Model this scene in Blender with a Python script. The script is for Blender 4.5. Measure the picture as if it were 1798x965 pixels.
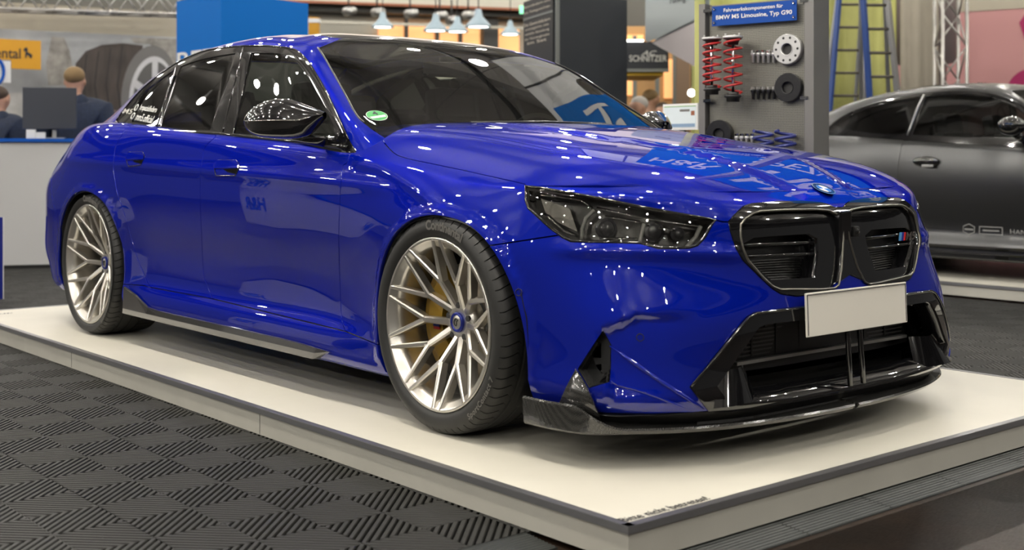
import bpy, bmesh, math, random
import numpy as np
from mathutils import Vector, Matrix
from mathutils.geometry import delaunay_2d_cdt, tessellate_polygon
PI = math.pi
for o in list(bpy.data.objects):
    bpy.data.objects.remove(o, do_unlink=True)
SC = bpy.context.scene
COL = SC.collection

# ---------------------------------------------------------------- camera
F_PX, HOR_Y = 2174.27, 273.73
CAM = np.array([4.7939, -3.4067, 0.918]); YAW = 2.4431
FW = np.array([math.cos(YAW), math.sin(YAW), 0.0]); RT = np.array([math.sin(YAW), -math.cos(YAW), 0.0]); UP = np.array([0, 0, 1.0])
cam_d = bpy.data.cameras.new('camera'); cam = bpy.data.objects.new('camera', cam_d); COL.objects.link(cam)
cam.location = CAM; cam.rotation_euler = (PI/2, 0, YAW - PI/2)
cam_d.sensor_width = 36; cam_d.lens = F_PX/1798*36; cam_d.shift_y = -(482.5-HOR_Y)/1798
cam_d.clip_end = 200
cam_d.dof.use_dof = True; cam_d.dof.focus_distance = 4.6; cam_d.dof.aperture_fstop = 3.0
SC.camera = cam

# ---------------------------------------------------------------- world, exposure
w = bpy.data.worlds.new('hall_ambient'); SC.world = w; w.use_nodes = True
w.node_tree.nodes['Background'].inputs[0].default_value = (1.0, 0.96, 0.90, 1)
w.node_tree.nodes['Background'].inputs[1].default_value = 0.085
SC.view_settings.view_transform = 'Standard'; SC.view_settings.look = 'None'
SC.view_settings.exposure = 0.0; SC.view_settings.gamma = 1.0; SC.view_settings.use_curve_mapping = False
try:
    SC.cycles.use_denoising = True
    SC.cycles.max_bounces = 10; SC.cycles.transparent_max_bounces = 16
    SC.cycles.caustics_reflective = False; SC.cycles.caustics_refractive = False
    SC.cycles.sample_clamp_indirect = 6.0
except Exception: pass

# ---------------------------------------------------------------- pixel -> place
def ray(px, py): return FW + RT*((px-899)/F_PX) + UP*((HOR_Y-py)/F_PX)
def bp(px, py, **k):
    a, val = list(k.items())[0]; i = 'xyz'.index(a); d = ray(px, py); return CAM + d*((val-CAM[i])/d[i])
def at(px, py, depth): return CAM + ray(px, py)*depth          # point on the ray at a depth along the view axis
def pj(P):
    P = np.atleast_2d(P) - CAM; d = P@FW
    return np.stack([899+F_PX*(P@RT)/d, HOR_Y-F_PX*P[:, 2]/d], 1)

# ---------------------------------------------------------------- object helpers
def link(o, parent=None):
    COL.objects.link(o)
    if parent is not None: o.parent = parent
    return o
def tag(o, label=None, cat=None, group=None, kind=None):
    if label: o['label'] = label
    if cat: o['category'] = cat
    if group: o['group'] = group
    if kind: o['kind'] = kind
    return o
def empty(name, loc=(0, 0, 0), rz=0.0, label=None, cat=None, group=None):
    o = bpy.data.objects.new(name, None); link(o); o.location = loc; o.rotation_euler = (0, 0, rz); o.empty_display_size = .1
    return tag(o, label, cat, group)
def copy_tree(o, parent=None):
    c = o.copy(); COL.objects.link(c); c.parent = parent
    for ch in list(o.children): copy_tree(ch, c)
    return c
class MB:
    """collects shapes into one mesh"""
    def __init__(s): s.v = []; s.f = []; s.sm = []
    def add(s, v, f, smooth=False):
        b = len(s.v); s.v += [tuple(map(float, p)) for p in v]; s.f += [tuple(b+i for i in q) for q in f]; s.sm += [smooth]*len(f); return s
    def box(s, c, d, rz=0.0, ry=0.0, rx=0.0, taper=1.0):
        m = Matrix.Rotation(rz, 3, 'Z') @ Matrix.Rotation(ry, 3, 'Y') @ Matrix.Rotation(rx, 3, 'X')
        v = []
        for k in (-1, 1):
            t = taper if k > 0 else 1
            for i, j in ((-1, -1), (1, -1), (1, 1), (-1, 1)):
                v.append(Vector(c) + m @ Vector((i*d[0]/2*t, j*d[1]/2*t, k*d[2]/2)))
        return s.add(v, [(3, 2, 1, 0), (4, 5, 6, 7), (0, 1, 5, 4), (1, 2, 6, 5), (2, 3, 7, 6), (3, 0, 4, 7)])
    def tube(s, pts, r, n=8, closed=False, cap=True, smooth=True, flat=1.0):
        pts = [Vector(p) for p in pts]; N = len(pts); rr = r if hasattr(r, '__len__') else [r]*N
        rings = []; prev = None
        for i, p in enumerate(pts):
            a = pts[(i-1) % N] if (closed or i > 0) else p; b = pts[(i+1) % N] if (closed or i < N-1) else p
            t = (b-a); t = t.normalized() if t.length > 1e-9 else Vector((0, 0, 1))
            if prev is None:
                x = t.orthogonal().normalized()
            else:
                x = prev - t*prev.dot(t); x = x.normalized() if x.length > 1e-6 else t.orthogonal().normalized()
            prev = x; y = t.cross(x)
            rings.append([p + (x*math.cos(q*2*PI/n) + y*math.sin(q*2*PI/n)*flat)*rr[i] for q in range(n)])
        v = [q for r_ in rings for q in r_]; f = []
        for i in range(N if closed else N-1):
            j = (i+1) % N
            for q in range(n): f.append((i*n+q, i*n+(q+1) % n, j*n+(q+1) % n, j*n+q))
        s.add(v, f, smooth)
        if cap and not closed:
            s.add(rings[0], [tuple(reversed(range(n)))]); s.add(rings[-1], [tuple(range(n))])
        return s
    def lathe(s, prof, n=24, c=(0, 0, 0), axis='z', smooth=True, a0=0.0, a1=2*PI):
        """prof: list of (r, h)"""
        full = abs(a1-a0-2*PI) < 1e-6; m = n if full else n+1; v = []
        for r, h in prof:
            for q in range(m):
                a = a0+(a1-a0)*q/n; p = (r*math.cos(a), r*math.sin(a), h)
                if axis == 'y': p = (p[0], p[2], p[1])
                if axis == 'x': p = (p[2], p[0], p[1])
                v.append((p[0]+c[0], p[1]+c[1], p[2]+c[2]))
        f = []
        for i in range(len(prof)-1):
            for q in range(n):
                a, b = i*m+q, i*m+(q+1) % m; f.append((a, b, b+m, a+m))
        return s.add(v, f, smooth)
    def prism(s, poly, t0, t1, fr=None):
        """poly 2D extruded between t0 and t1; fr(a,b,t)->3D"""
        fr = fr or (lambda a, b, t: (a, b, t)); n = len(poly)
        tri = tessellate_polygon([[Vector((a, b, 0)) for a, b in poly]])
        s.add([fr(a, b, t0) for a, b in poly], [tuple(t) for t in tri]); s.add([fr(a, b, t1) for a, b in poly], [tuple(reversed(t)) for t in tri])
        v = [fr(a, b, t0) for a, b in poly]+[fr(a, b, t1) for a, b in poly]
        return s.add(v, [(i, (i+1) % n, n+(i+1) % n, n+i) for i in range(n)])
    def ball(s, c, r, nu=16, nv=10, sc=(1, 1, 1)):
        v = []; f = []
        for i in range(nv+1):
            th = PI*i/nv
            for j in range(nu):
                ph = 2*PI*j/nu; v.append((c[0]+r*sc[0]*math.sin(th)*math.cos(ph), c[1]+r*sc[1]*math.sin(th)*math.sin(ph), c[2]+r*sc[2]*math.cos(th)))
        for i in range(nv):
            for j in range(nu): f.append((i*nu+j, (i+1)*nu+j, (i+1)*nu+(j+1) % nu, i*nu+(j+1) % nu))
        return s.add(v, f, True)
    def build(s, name, mat, parent=None, loc=None, rot=None, fix=True, bevel=0.0, label=None, cat=None, group=None, kind=None):
        me = bpy.data.meshes.new(name); me.from_pydata(s.v, [], s.f)
        me.polygons.foreach_set('use_smooth', s.sm)
        if fix:
            bm = bmesh.new(); bm.from_mesh(me); bmesh.ops.remove_doubles(bm, verts=bm.verts, dist=1e-5); bmesh.ops.recalc_face_normals(bm, faces=bm.faces)
            if bevel > 0:
                ed = [e for e in bm.edges if len(e.link_faces) == 2 and e.calc_face_angle(0) > .5]
                bmesh.ops.bevel(bm, geom=ed, offset=bevel, segments=2, affect='EDGES', profile=.6)
            bm.to_mesh(me); bm.free()
        me.update()
        if mat is not None: me.materials.append(M[mat] if isinstance(mat, str) else mat)
        o = bpy.data.objects.new(name, me); link(o, parent)
        if loc is not None: o.location = loc
        if rot is not None: o.rotation_euler = rot
        return tag(o, label, cat, group, kind)

# ---------------------------------------------------------------- materials
M = {}
def mat(name, col, rough=.5, metal=0.0, **k):
    m = bpy.data.materials.new(name); m.use_nodes = True; b = m.node_tree.nodes['Principled BSDF']
    b.inputs['Base Color'].default_value = (*col, 1); b.inputs['Roughness'].default_value = rough; b.inputs['Metallic'].default_value = metal
    for kk, vv in k.items():
        n = kk.replace('_', ' ')
        b.inputs[n].default_value = vv
    M[name] = m; return m
def nd(m, t, **k):
    n = m.node_tree.nodes.new(t)
    for a, b in k.items():
        if a.startswith('i_'): n.inputs[a[2:].replace('_', ' ')].default_value = b
        else: setattr(n, a, b)
    return n
def ln(m, a, ao, b, bi): m.node_tree.links.new(a.outputs[ao], b.inputs[bi])
def srgb(r, g, b):
    f = lambda c: (c/255/12.92) if c/255 <= .04045 else ((c/255+.055)/1.055)**2.4
    return (f(r), f(g), f(b))
def grain(m, scale=60, amount=.15, bump=0.0, coord='Object', stretch=(1, 1, 1), dist=.002):
    """noise variation of base colour plus optional bump"""
    b = m.node_tree.nodes['Principled BSDF']; col = tuple(b.inputs['Base Color'].default_value)
    tc = nd(m, 'ShaderNodeTexCoord'); mp = nd(m, 'ShaderNodeMapping'); mp.inputs['Scale'].default_value = stretch
    no = nd(m, 'ShaderNodeTexNoise'); no.inputs['Scale'].default_value = scale; no.inputs['Detail'].default_value = 5
    ln(m, tc, coord, mp, 'Vector'); ln(m, mp, 'Vector', no, 'Vector')
    r = nd(m, 'ShaderNodeValToRGB'); r.color_ramp.elements[0].position = .3; r.color_ramp.elements[1].position = .7
    r.color_ramp.elements[0].color = (*[c*(1-amount) for c in col[:3]], 1); r.color_ramp.elements[1].color = (*[min(1, c*(1+amount)) for c in col[:3]], 1)
    ln(m, no, 'Fac', r, 'Fac'); ln(m, r, 'Color', b, 'Base Color')
    if bump:
        bu = nd(m, 'ShaderNodeBump'); bu.inputs['Strength'].default_value = bump; bu.inputs['Distance'].default_value = dist
        ln(m, no, 'Fac', bu, 'Height'); ln(m, bu, 'Normal', b, 'Normal')
    return m
def emit(name, col, s):
    m = mat(name, col, .5); b = m.node_tree.nodes['Principled BSDF']
    b.inputs['Emission Color'].default_value = (*col, 1); b.inputs['Emission Strength'].default_value = s; return m
# ================================================================ smooth skins (B-spline nets) cut into panels
def smoothstep(a, b, x):
    t = np.clip((np.asarray(x, float)-a)/(b-a), 0, 1); return t*t*(3-2*t)
def crom(pts, n=6, closed=False):
    """Catmull-Rom through 2D/3D points"""
    P = [np.array(p, float) for p in pts]; N = len(P); out = []
    for i in range(N if closed else N-1):
        p0 = P[(i-1) % N] if (closed or i > 0) else 2*P[0]-P[1]; p1 = P[i]; p2 = P[(i+1) % N]
        p3 = P[(i+2) % N] if (closed or i+2 < N) else 2*P[-1]-P[-2]
        for k in range(n):
            t = k/n; out.append(.5*((2*p1)+(-p0+p2)*t+(2*p0-5*p1+4*p2-p3)*t*t+(-p0+3*p1-3*p2+p3)*t**3))
    if not closed: out.append(P[-1])
    return out
def lin(pts, step, closed=False):
    P = [np.array(p, float) for p in pts]; out = []; N = len(P)
    for i in range(N if closed else N-1):
        a, b = P[i], P[(i+1) % N]; k = max(1, int(np.linalg.norm(b-a)/step))
        out += [a+(b-a)*j/k for j in range(k)]
    if not closed: out.append(P[-1])
    return out
class Skin:
    def __init__(s, net, disp=None, su=.2, sv=.1, ctr=(0, .0, .6)):
        s.nc, s.nr = net.shape[0]-2, net.shape[1]-2
        q = net.copy()
        # mild pre-compensation so that the spline runs close to the given points
        d = np.zeros_like(q); d[1:-1] += (q[:-2]-2*q[1:-1]+q[2:])/6; d[:, 1:-1] += (q[:, :-2]-2*q[:, 1:-1]+q[:, 2:])/6
        q = q-d
        s.pc = {}; s.face = None; s.net = q; s.disp = disp; s.su, s.sv = su, sv; s.ctr = np.array(ctr)
        s.U, s.V = np.meshgrid(np.linspace(0, s.nc-1, (s.nc-1)*6+1), np.linspace(0, s.nr-1, (s.nr-1)*8+1), indexing='ij')
        s.G = s.ev(s.U.ravel(), s.V.ravel())
    def ev0(s, u, v):
        u = np.clip(np.atleast_1d(np.asarray(u, float)), 0, s.nc-1); v = np.clip(np.atleast_1d(np.asarray(v, float)), 0, s.nr-1)
        iu = np.minimum(u.astype(int), s.nc-2); iv = np.minimum(v.astype(int), s.nr-2); tu, tv = u-iu, v-iv
        def B(t): return np.stack([(1-t)**3, 3*t**3-6*t*t+4, -3*t**3+3*t*t+3*t+1, t**3], 1)/6
        bu, bv = B(tu), B(tv); out = np.zeros((len(u), 3))
        for i in range(4):
            for j in range(4): out += (bu[:, i]*bv[:, j])[:, None]*s.net[iu+i, iv+j]
        return out
    def nrm0(s, u, v, h=.03):
        u = np.atleast_1d(np.asarray(u, float)); v = np.atleast_1d(np.asarray(v, float))
        a = s.ev0(np.minimum(u+h, s.nc-1), v)-s.ev0(np.maximum(u-h, 0), v); b = s.ev0(u, np.minimum(v+h, s.nr-1))-s.ev0(u, np.maximum(v-h, 0))
        n = np.cross(a, b); n /= np.maximum(np.linalg.norm(n, axis=1), 1e-12)[:, None]; return n*s.sign
    sign = 1.0
    def ev(s, u, v):
        P = s.ev0(u, v)
        if s.disp is not None: P = P + s.disp(P, s.nrm0(u, v))
        return P
    def nrm(s, u, v, h=.02):
        u = np.atleast_1d(np.asarray(u, float)); v = np.atleast_1d(np.asarray(v, float))
        a = s.ev(np.minimum(u+h, s.nc-1), v)-s.ev(np.maximum(u-h, 0), v); b = s.ev(u, np.minimum(v+h, s.nr-1))-s.ev(u, np.maximum(v-h, 0))
        n = np.cross(a, b); n /= np.maximum(np.linalg.norm(n, axis=1), 1e-12)[:, None]; return n*s.sign
    # P here are (x, w, z), w = distance from the car's centre plane; the right-hand side is y = -w
    def find(s, kind, q, umin=0, umax=99, vmin=0, vmax=99):
        """(u,v) of the surface point that shows at pixel / has side or front coordinates q"""
        if kind == 'px': pr = lambda P: pj(P*[1, -1, 1])/400
        elif kind == 'xz': pr = lambda P: P[:, [0, 2]]
        elif kind == 'wz': pr = lambda P: P[:, [1, 2]]
        elif kind == 'xw': pr = lambda P: P[:, [0, 1]]
        q = np.array(q, float)/(400 if kind == 'px' else 1)
        m = ((s.U.ravel() >= umin) & (s.U.ravel() <= umax) & (s.V.ravel() >= vmin) & (s.V.ravel() <= vmax))
        idx = np.nonzero(m)[0]
        if kind not in s.pc: s.pc[kind] = pr(s.G)
        g = s.pc[kind][idx]; d = ((g-q)**2).sum(1)
        if kind == 'px':
            if s.face is None:
                N = s.nrm0(s.U.ravel(), s.V.ravel())*[1, -1, 1]; s.face = (N*(CAM-s.G*[1, -1, 1])).sum(1)
            d = d+np.where(s.face[idx] < 0, 1e3, 0)
        k = idx[np.argmin(d)]; u, v = s.U.ravel()[k], s.V.ravel()[k]
        for it in range(9):
            h = 1e-3; p = pr(s.ev([u, u+h, u], [v, v, v+h])); J = np.stack([(p[1]-p[0])/h, (p[2]-p[0])/h], 1)
            try: st = np.linalg.solve(J, q-p[0])
            except Exception: break
            st = np.clip(st, -.4, .4); u = float(np.clip(u+st[0], max(0, umin), min(s.nc-1, umax))); v = float(np.clip(v+st[1], max(0, vmin), min(s.nr-1, vmax)))
        return (u, v)
    def poly(s, kind, pts, **k): return [s.find(kind, p, **k) for p in pts]
def inside(poly, X, Y):
    r = np.zeros(len(X), bool); n = len(poly); P = np.array(poly)
    for i in range(n):
        x1, y1 = P[i]; x2, y2 = P[(i+1) % n]
        c = ((y1 > Y) != (y2 > Y)); xx = x1+(Y-y1)*(x2-x1)/((y2-y1) if abs(y2-y1) > 1e-12 else 1e-12); r ^= c & (X < xx)
    return r
def cut_skin(s, regions, lines=(), du=.14, dv=.14, u0=0, u1=None, v0=0, v1=None):
    """regions: ordered (name, uv polygon); first match wins.  Returns {name: (uv verts, faces)}"""
    u1 = s.nc-1 if u1 is None else u1; v1 = s.nr-1 if v1 is None else v1
    sc = np.array([s.su, s.sv]); V = []; E = []
    def addpoly(p, closed):
        p = np.clip(np.array(p, float), [u0, v0], [u1, v1]); b = len(V); n = len(p)
        for q in p: V.append(Vector(q*sc))
        for i in range(n if closed else n-1):
            if np.abs(p[i]-p[(i+1) % n]).max() > 1e-7: E.append((b+i, b+(i+1) % n))
    for nm, p in regions: addpoly(p, True)
    for p in lines: addpoly(p, False)
    addpoly(lin([(u0, v0), (u1, v0), (u1, v1), (u0, v1)], .14, True), True)
    C = np.array([v[:] for v in V]); seg = np.array(E)
    gu, gv = np.meshgrid(np.arange(u0+du/2, u1, du), np.arange(v0+dv/2, v1, dv), indexing='ij'); g = np.stack([gu.ravel(), gv.ravel()], 1)*sc
    keep = np.ones(len(g), bool)
    A = C[seg[:, 0]]; B = C[seg[:, 1]]; L = np.maximum(((B-A)**2).sum(1), 1e-14)
    for i in range(0, len(g), 400):
        q = g[i:i+400]; t = np.clip(((q[:, None]-A[None])*(B-A)[None]).sum(2)/L, 0, 1); d2 = ((q[:, None]-(A+(B-A)*t[..., None]))**2).sum(2).min(1)
        keep[i:i+400] = d2 > .0065**2
    for q in g[keep]: V.append(Vector(q))
    ov, oe, of, *_ = delaunay_2d_cdt(V, E, [], 0, 1e-6)
    ov = np.array([v[:] for v in ov])/sc; of = np.array([f for f in of if len(f) == 3]); cen = ov[of].mean(1)
    a_, b_, c_ = (ov*sc)[of[:, 0]], (ov*sc)[of[:, 1]], (ov*sc)[of[:, 2]]
    area = np.abs((b_-a_)[:, 0]*(c_-a_)[:, 1]-(b_-a_)[:, 1]*(c_-a_)[:, 0]); ok = area > 1e-10
    of, cen = of[ok], cen[ok]; left = np.ones(len(of), bool); out = {}
    for nm, p in list(regions)+[('rest', None)]:
        m = left if p is None else (left & inside(p, cen[:, 0], cen[:, 1])); left = left & ~m; fs = of[m]
        if len(fs) == 0: continue
        ids, inv = np.unique(fs, return_inverse=True); fs = inv.reshape(fs.shape)
        if nm in out:
            o = out[nm]; out[nm] = (np.vstack([o[0], ov[ids]]), np.vstack([o[1], fs+len(o[0])]))
        else: out[nm] = (ov[ids], fs)
    return out
def panel(s, piece, gap=.0018, depth=.014, off=0.0, flange=True, extra=None):
    """3D verts, normals, faces (right side, y=-w) of one cut piece"""
    uv, fs = piece; P = s.ev(uv[:, 0], uv[:, 1]); N = s.nrm(uv[:, 0], uv[:, 1])
    P = P*[1, -1, 1]; N = N*[1, -1, 1]
    fn = np.cross(P[fs[:, 1]]-P[fs[:, 0]], P[fs[:, 2]]-P[fs[:, 0]]); flip = (fn*N[fs].mean(1)).sum(1) < 0
    fs = fs.copy(); fs[flip] = fs[flip][:, ::-1]
    P = P+N*off
    cnt = {}
    for f in fs:
        for i in range(3):
            a, b = int(f[i]), int(f[(i+1) % 3]); cnt[(a, b)] = cnt.get((a, b), 0)+1
    bd = [(a, b) for (a, b) in cnt if (b, a) not in cnt]
    eps = 1e-4
    def ondom(a, b):
        return ((uv[a, 0] < eps and uv[b, 0] < eps) or (uv[a, 0] > s.nc-1-eps and uv[b, 0] > s.nc-1-eps) or (uv[a, 1] > s.nr-1-eps and uv[b, 1] > s.nr-1-eps))
    bd = [(a, b) for a, b in bd if not ondom(a, b)]
    inw = np.zeros_like(P); 
    for a, b in bd:
        e = P[b]-P[a]; d = np.cross(N[a]+N[b], e); l = np.linalg.norm(d)
        if l > 1e-12: inw[a] += d/l; inw[b] += d/l
    l = np.linalg.norm(inw, axis=1); k = l > 1e-9; inw[k] /= l[k][:, None]
    onc = (uv[:, 0] < eps) | (uv[:, 0] > s.nc-1-eps)
    inw[onc, 1] = 0
    P = P+inw*gap
    if flange and bd:
        vs = sorted({i for e in bd for i in e}); mp = {}
        nP, nN = [], []; base = len(P)
        for i in vs:
            mp[i] = base+len(nP)
            o = -inw[i]; nP += [P[i]-N[i]*depth*.18+o*0, P[i]-N[i]*depth]; t = N[i]*.35+o; t /= np.linalg.norm(t)+1e-9; nN += [t, (o*.98-N[i]*.2) if np.linalg.norm(o) > 0 else N[i]]
        P = np.vstack([P, nP]); N = np.vstack([N, nN]); F = [tuple(f) for f in fs]
        for a, b in bd:
            A, B = mp[a], mp[b]; F += [(b, a, A, B), (B, A, A+1, B+1)]
    else: F = [tuple(f) for f in fs]
    return P, N, F
def mesh_obj(name, parts, mat_, parent=None, **kw):
    V, N, F = [], [], []
    for P, n, f in parts:
        b = len(V); V += [tuple(p) for p in P]; N += [tuple(p) for p in n]; F += [tuple(b+int(i) for i in q) for q in f]
    me = bpy.data.meshes.new(name); me.from_pydata(V, [], F); me.polygons.foreach_set('use_smooth', [True]*len(F)); me.update()
    me.normals_split_custom_set_from_vertices(N)
    me.materials.append(M[mat_] if isinstance(mat_, str) else mat_)
    o = bpy.data.objects.new(name, me); link(o, parent); tag(o, **kw); return o
def mir(p):
    P, N, F = p; return P*[1, -1, 1], N*[1, -1, 1], [tuple(reversed(f)) for f in F]
def both(p): return [p, mir(p)]
# ================================================================ lettering as thin mesh
def text_tris(body, size=1.0, align='LEFT', bold=0.0, shear=0.0, spacing=1.0, res=3):
    """flat triangulated text: verts (x,y), faces; width"""
    c = bpy.data.curves.new('lettering', 'FONT'); c.body = body; c.size = size; c.align_x = align; c.offset = bold; c.shear = shear; c.space_character = spacing; c.resolution_u = res
    o = bpy.data.objects.new('lettering', c); COL.objects.link(o)
    dg = bpy.context.evaluated_depsgraph_get(); me = bpy.data.meshes.new_from_object(o.evaluated_get(dg))
    v = np.array([p.co[:2] for p in me.vertices]).reshape(-1, 2); f = [tuple(p.vertices) for p in me.polygons]
    bpy.data.objects.remove(o, do_unlink=True); bpy.data.curves.remove(c); bpy.data.meshes.remove(me)
    return v, f
def text_obj(name, body, mat_, fr, size, parent=None, fit=None, subdiv=0, **k):
    """fr(a,b)->3D maps text plane to the place; fit=(w,h) stretches the text to that box with origin bottom-left"""
    tk = {q: k.pop(q) for q in ('align', 'bold', 'shear', 'spacing', 'res') if q in k}
    v, f = text_tris(body, 1.0 if fit is not None else size, **tk)
    if fit is not None:
        mn, mx = v.min(0), v.max(0); v = (v-mn)/(mx-mn)*np.array(fit)
    mb = MB(); mb.add([fr(a, b) for a, b in v], f); return mb.build(name, mat_, parent, fix=False, **k)
def plane_fr(o, ex, ey, off=0.0):
    o, ex, ey = np.array(o, float), np.array(ex, float), np.array(ey, float); n = np.cross(ex, ey); n /= np.linalg.norm(n)
    return lambda a, b: tuple(o+ex*a+ey*b+n*off)
# ================================================================ materials
mat('blue_paint', (.0008, .0095, .285), .38, .30, Coat_Weight=1.0, Coat_Roughness=.006, Coat_IOR=1.72, Specular_IOR_Level=.0, Specular_Tint=(.03, .05, .9, 1))
mat('gloss_black', (.006, .006, .007), .06, 0, Coat_Weight=1.0, Coat_Roughness=.02)
mat('carbon_roof', (.012, .012, .013), .10, 0, Coat_Weight=1.0, Coat_Roughness=.02)
mat('trim_black', (.012, .012, .012), .35)
mat('rubber', (.020, .020, .019), .55)
mat('clay', (.5, .5, .5), .4)
mat('tail_red', (.35, .01, .01), .08, 0, Coat_Weight=1.0)
def glass(name, tint, refl=1.0, ior=1.5):
    m = bpy.data.materials.new(name); m.use_nodes = True; nt = m.node_tree; nt.nodes.clear()
    o = nd(m, 'ShaderNodeOutputMaterial'); mx = nd(m, 'ShaderNodeMixShader'); tr = nd(m, 'ShaderNodeBsdfTransparent'); gl = nd(m, 'ShaderNodeBsdfGlossy'); fr = nd(m, 'ShaderNodeFresnel')
    tr.inputs['Color'].default_value = (*tint, 1); gl.inputs['Roughness'].default_value = .01; gl.inputs['Color'].default_value = (refl, refl, refl, 1); fr.inputs['IOR'].default_value = ior
    ln(m, fr, 'Fac', mx, 'Fac'); ln(m, tr, 'BSDF', mx, 1); ln(m, gl, 'BSDF', mx, 2); ln(m, mx, 'Shader', o, 'Surface'); M[name] = m; return m
glass('glass_screen', (.42, .46, .39), 1.0, 1.6); glass('glass_front', (.74, .82, .74)); glass('glass_coupe', (.30, .34, .31)); glass('glass_rear', (.62, .66, .62)); glass('glass_dark', (.07, .075, .07), 1.0, 1.55); glass('glass_clear', (.85, .86, .86), 1.0, 1.45)

mat('silver_rim', (.78, .75, .69), .28, .9); mat('dark_metal', (.12, .12, .12), .4, .9); mat('brake_steel', (.36, .33, .27), .38, .8); mat('caliper_gold', (.55, .33, .035), .35, .25, Coat_Weight=.6)
mat('cap_blue', (.02, .035, .30), .25, .4); mat('tire_print', (.13, .125, .115), .5); mat('tag_cyan', (.1, .35, .7), .4); mat('tag_blue', (.02, .03, .3), .4); mat('tag_red', (.6, .02, .02), .4)

mat('ring_metal', (.20, .19, .165), .3, .9); mat('lamp_reflect', (.11, .105, .095), .25, .8); mat('chrome', (.8, .8, .8), .12, 1.0); mat('dark_chrome', (.35, .34, .32), .15, 1.0); mat('steel', (.45, .45, .44), .35, .9)
mat('plate_white', (.93, .89, .80), .45); mat('plate_ink', (.012, .012, .02), .5); mat('emblem_blue', (.01, .15, .55), .2); mat('emblem_white', (.8, .8, .8), .2); mat('lamp_dark', (.035, .034, .032), .22, .3)
mat('guide_white', (.62, .62, .58), .15, 0, Coat_Weight=1.0); mat('projector_glass', (.09, .09, .10), .03, .2, Coat_Weight=1.0); glass('glass_lamp', (.78, .78, .76), 1.0, 1.5)
mat('sticker_white', (.75, .75, .72), .5); mat('sticker_green', (.03, .32, .07), .4); mat('seat_dark', (.035, .033, .032), .6)
def carbon(name, scale=260, base=.014, hi=.045):
    m = mat(name, (base,)*3, .16, 0, Coat_Weight=1.0, Coat_Roughness=.03); b = m.node_tree.nodes['Principled BSDF']
    tc = nd(m, 'ShaderNodeTexCoord'); mp = nd(m, 'ShaderNodeMapping'); mp.inputs['Rotation'].default_value = (.6, .6, .785); ck = nd(m, 'ShaderNodeTexChecker'); ck.inputs['Scale'].default_value = scale
    ck.inputs['Color1'].default_value = (base, base, base*.95, 1); ck.inputs['Color2'].default_value = (hi, hi*.98, hi*.92, 1); ln(m, tc, 'Object', mp, 'Vector'); ln(m, mp, 'Vector', ck, 'Vector'); ln(m, ck, 'Color', b, 'Base Color'); return m
carbon('carbon')

# --- surroundings
mat('tile_rubber', (.0115, .0115, .0098), .62); mat('edge_rubber', (.030, .034, .033), .45); mat('plat_top', (.70, .67, .58), .42); mat('plat_side', (.50, .485, .43), .5); mat('alu_trim', (.30, .30, .31), .38, .8); mat('ink', (.012, .012, .014), .5); mat('ink_soft', (.03, .03, .03), .5)
grain(M['plat_top'], 3, .04); grain(M['plat_side'], 5, .05)
m = mat('floor_wood', (.022, .014, .009), .30); b = m.node_tree.nodes['Principled BSDF']; tc = nd(m, 'ShaderNodeTexCoord'); n1 = nd(m, 'ShaderNodeTexNoise', i_Scale=2.2, i_Detail=8.0, i_Roughness=.7); n2 = nd(m, 'ShaderNodeTexNoise', i_Scale=55.0, i_Detail=4.0); mp = nd(m, 'ShaderNodeMapping'); mp.inputs['Scale'].default_value = (6, 1, 1)
ln(m, tc, 'Object', n1, 'Vector'); ln(m, tc, 'Object', mp, 'Vector'); ln(m, mp, 'Vector', n2, 'Vector'); cr = nd(m, 'ShaderNodeValToRGB'); cr.color_ramp.elements[0].position = .35; cr.color_ramp.elements[0].color = (.006, .004, .003, 1); cr.color_ramp.elements[1].position = .72; cr.color_ramp.elements[1].color = (.045, .027, .016, 1)
ln(m, n1, 'Fac', cr, 'Fac'); ln(m, cr, 'Color', b, 'Base Color'); r2 = nd(m, 'ShaderNodeMapRange'); r2.inputs['To Min'].default_value = .18; r2.inputs['To Max'].default_value = .55; ln(m, n2, 'Fac', r2, 'Value'); ln(m, r2, 'Result', b, 'Roughness'); bu = nd(m, 'ShaderNodeBump', i_Strength=.25, i_Distance=.003); ln(m, n2, 'Fac', bu, 'Height'); ln(m, bu, 'Normal', b, 'Normal')
mat('ceiling_grey', (.28, .265, .25), .8); mat('beam_grey', (.10, .095, .09), .6); mat('lamp_shade', (.5, .5, .5), .4); emit('lamp_glow', (1.0, .955, .87), 450); emit('spot_glow', (1.0, .92, .78), 40); emit('lamp_soft', (1.0, .97, .88), 7); emit('warm_glow', (1.0, .52, .20), .75); emit('exit_green', (.25, .9, .5), 1.0)
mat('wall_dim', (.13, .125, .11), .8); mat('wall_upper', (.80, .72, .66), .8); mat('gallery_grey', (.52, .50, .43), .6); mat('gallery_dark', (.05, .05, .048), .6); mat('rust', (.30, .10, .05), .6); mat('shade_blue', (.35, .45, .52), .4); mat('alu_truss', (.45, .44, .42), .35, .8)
mat('wall_beige', (.42, .38, .30), .7); mat('sign_orange', (.62, .30, .005), .5); mat('white_panel', (.75, .75, .74), .5); mat('stand_blue', (.005, .09, .45), .6, 0, Specular_IOR_Level=.2); mat('counter_white', (.55, .55, .55), .45); mat('monitor_grey', (.035, .04, .055), .4); mat('panel_blue', (.004, .012, .20), .4)
mat('skin', (.50, .28, .19), .5); mat('lip', (.40, .14, .11), .5); mat('hoodie_navy', (.012, .020, .045), .85); mat('hair_blond', (.22, .14, .06), .7); mat('hair_brown', (.05, .03, .018), .7); mat('hair_grey', (.45, .42, .38), .7); mat('cloth_dark', (.02, .02, .024), .8); mat('cloth_cream', (.50, .42, .30), .8); mat('cloth_grey', (.14, .14, .15), .8)
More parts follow.
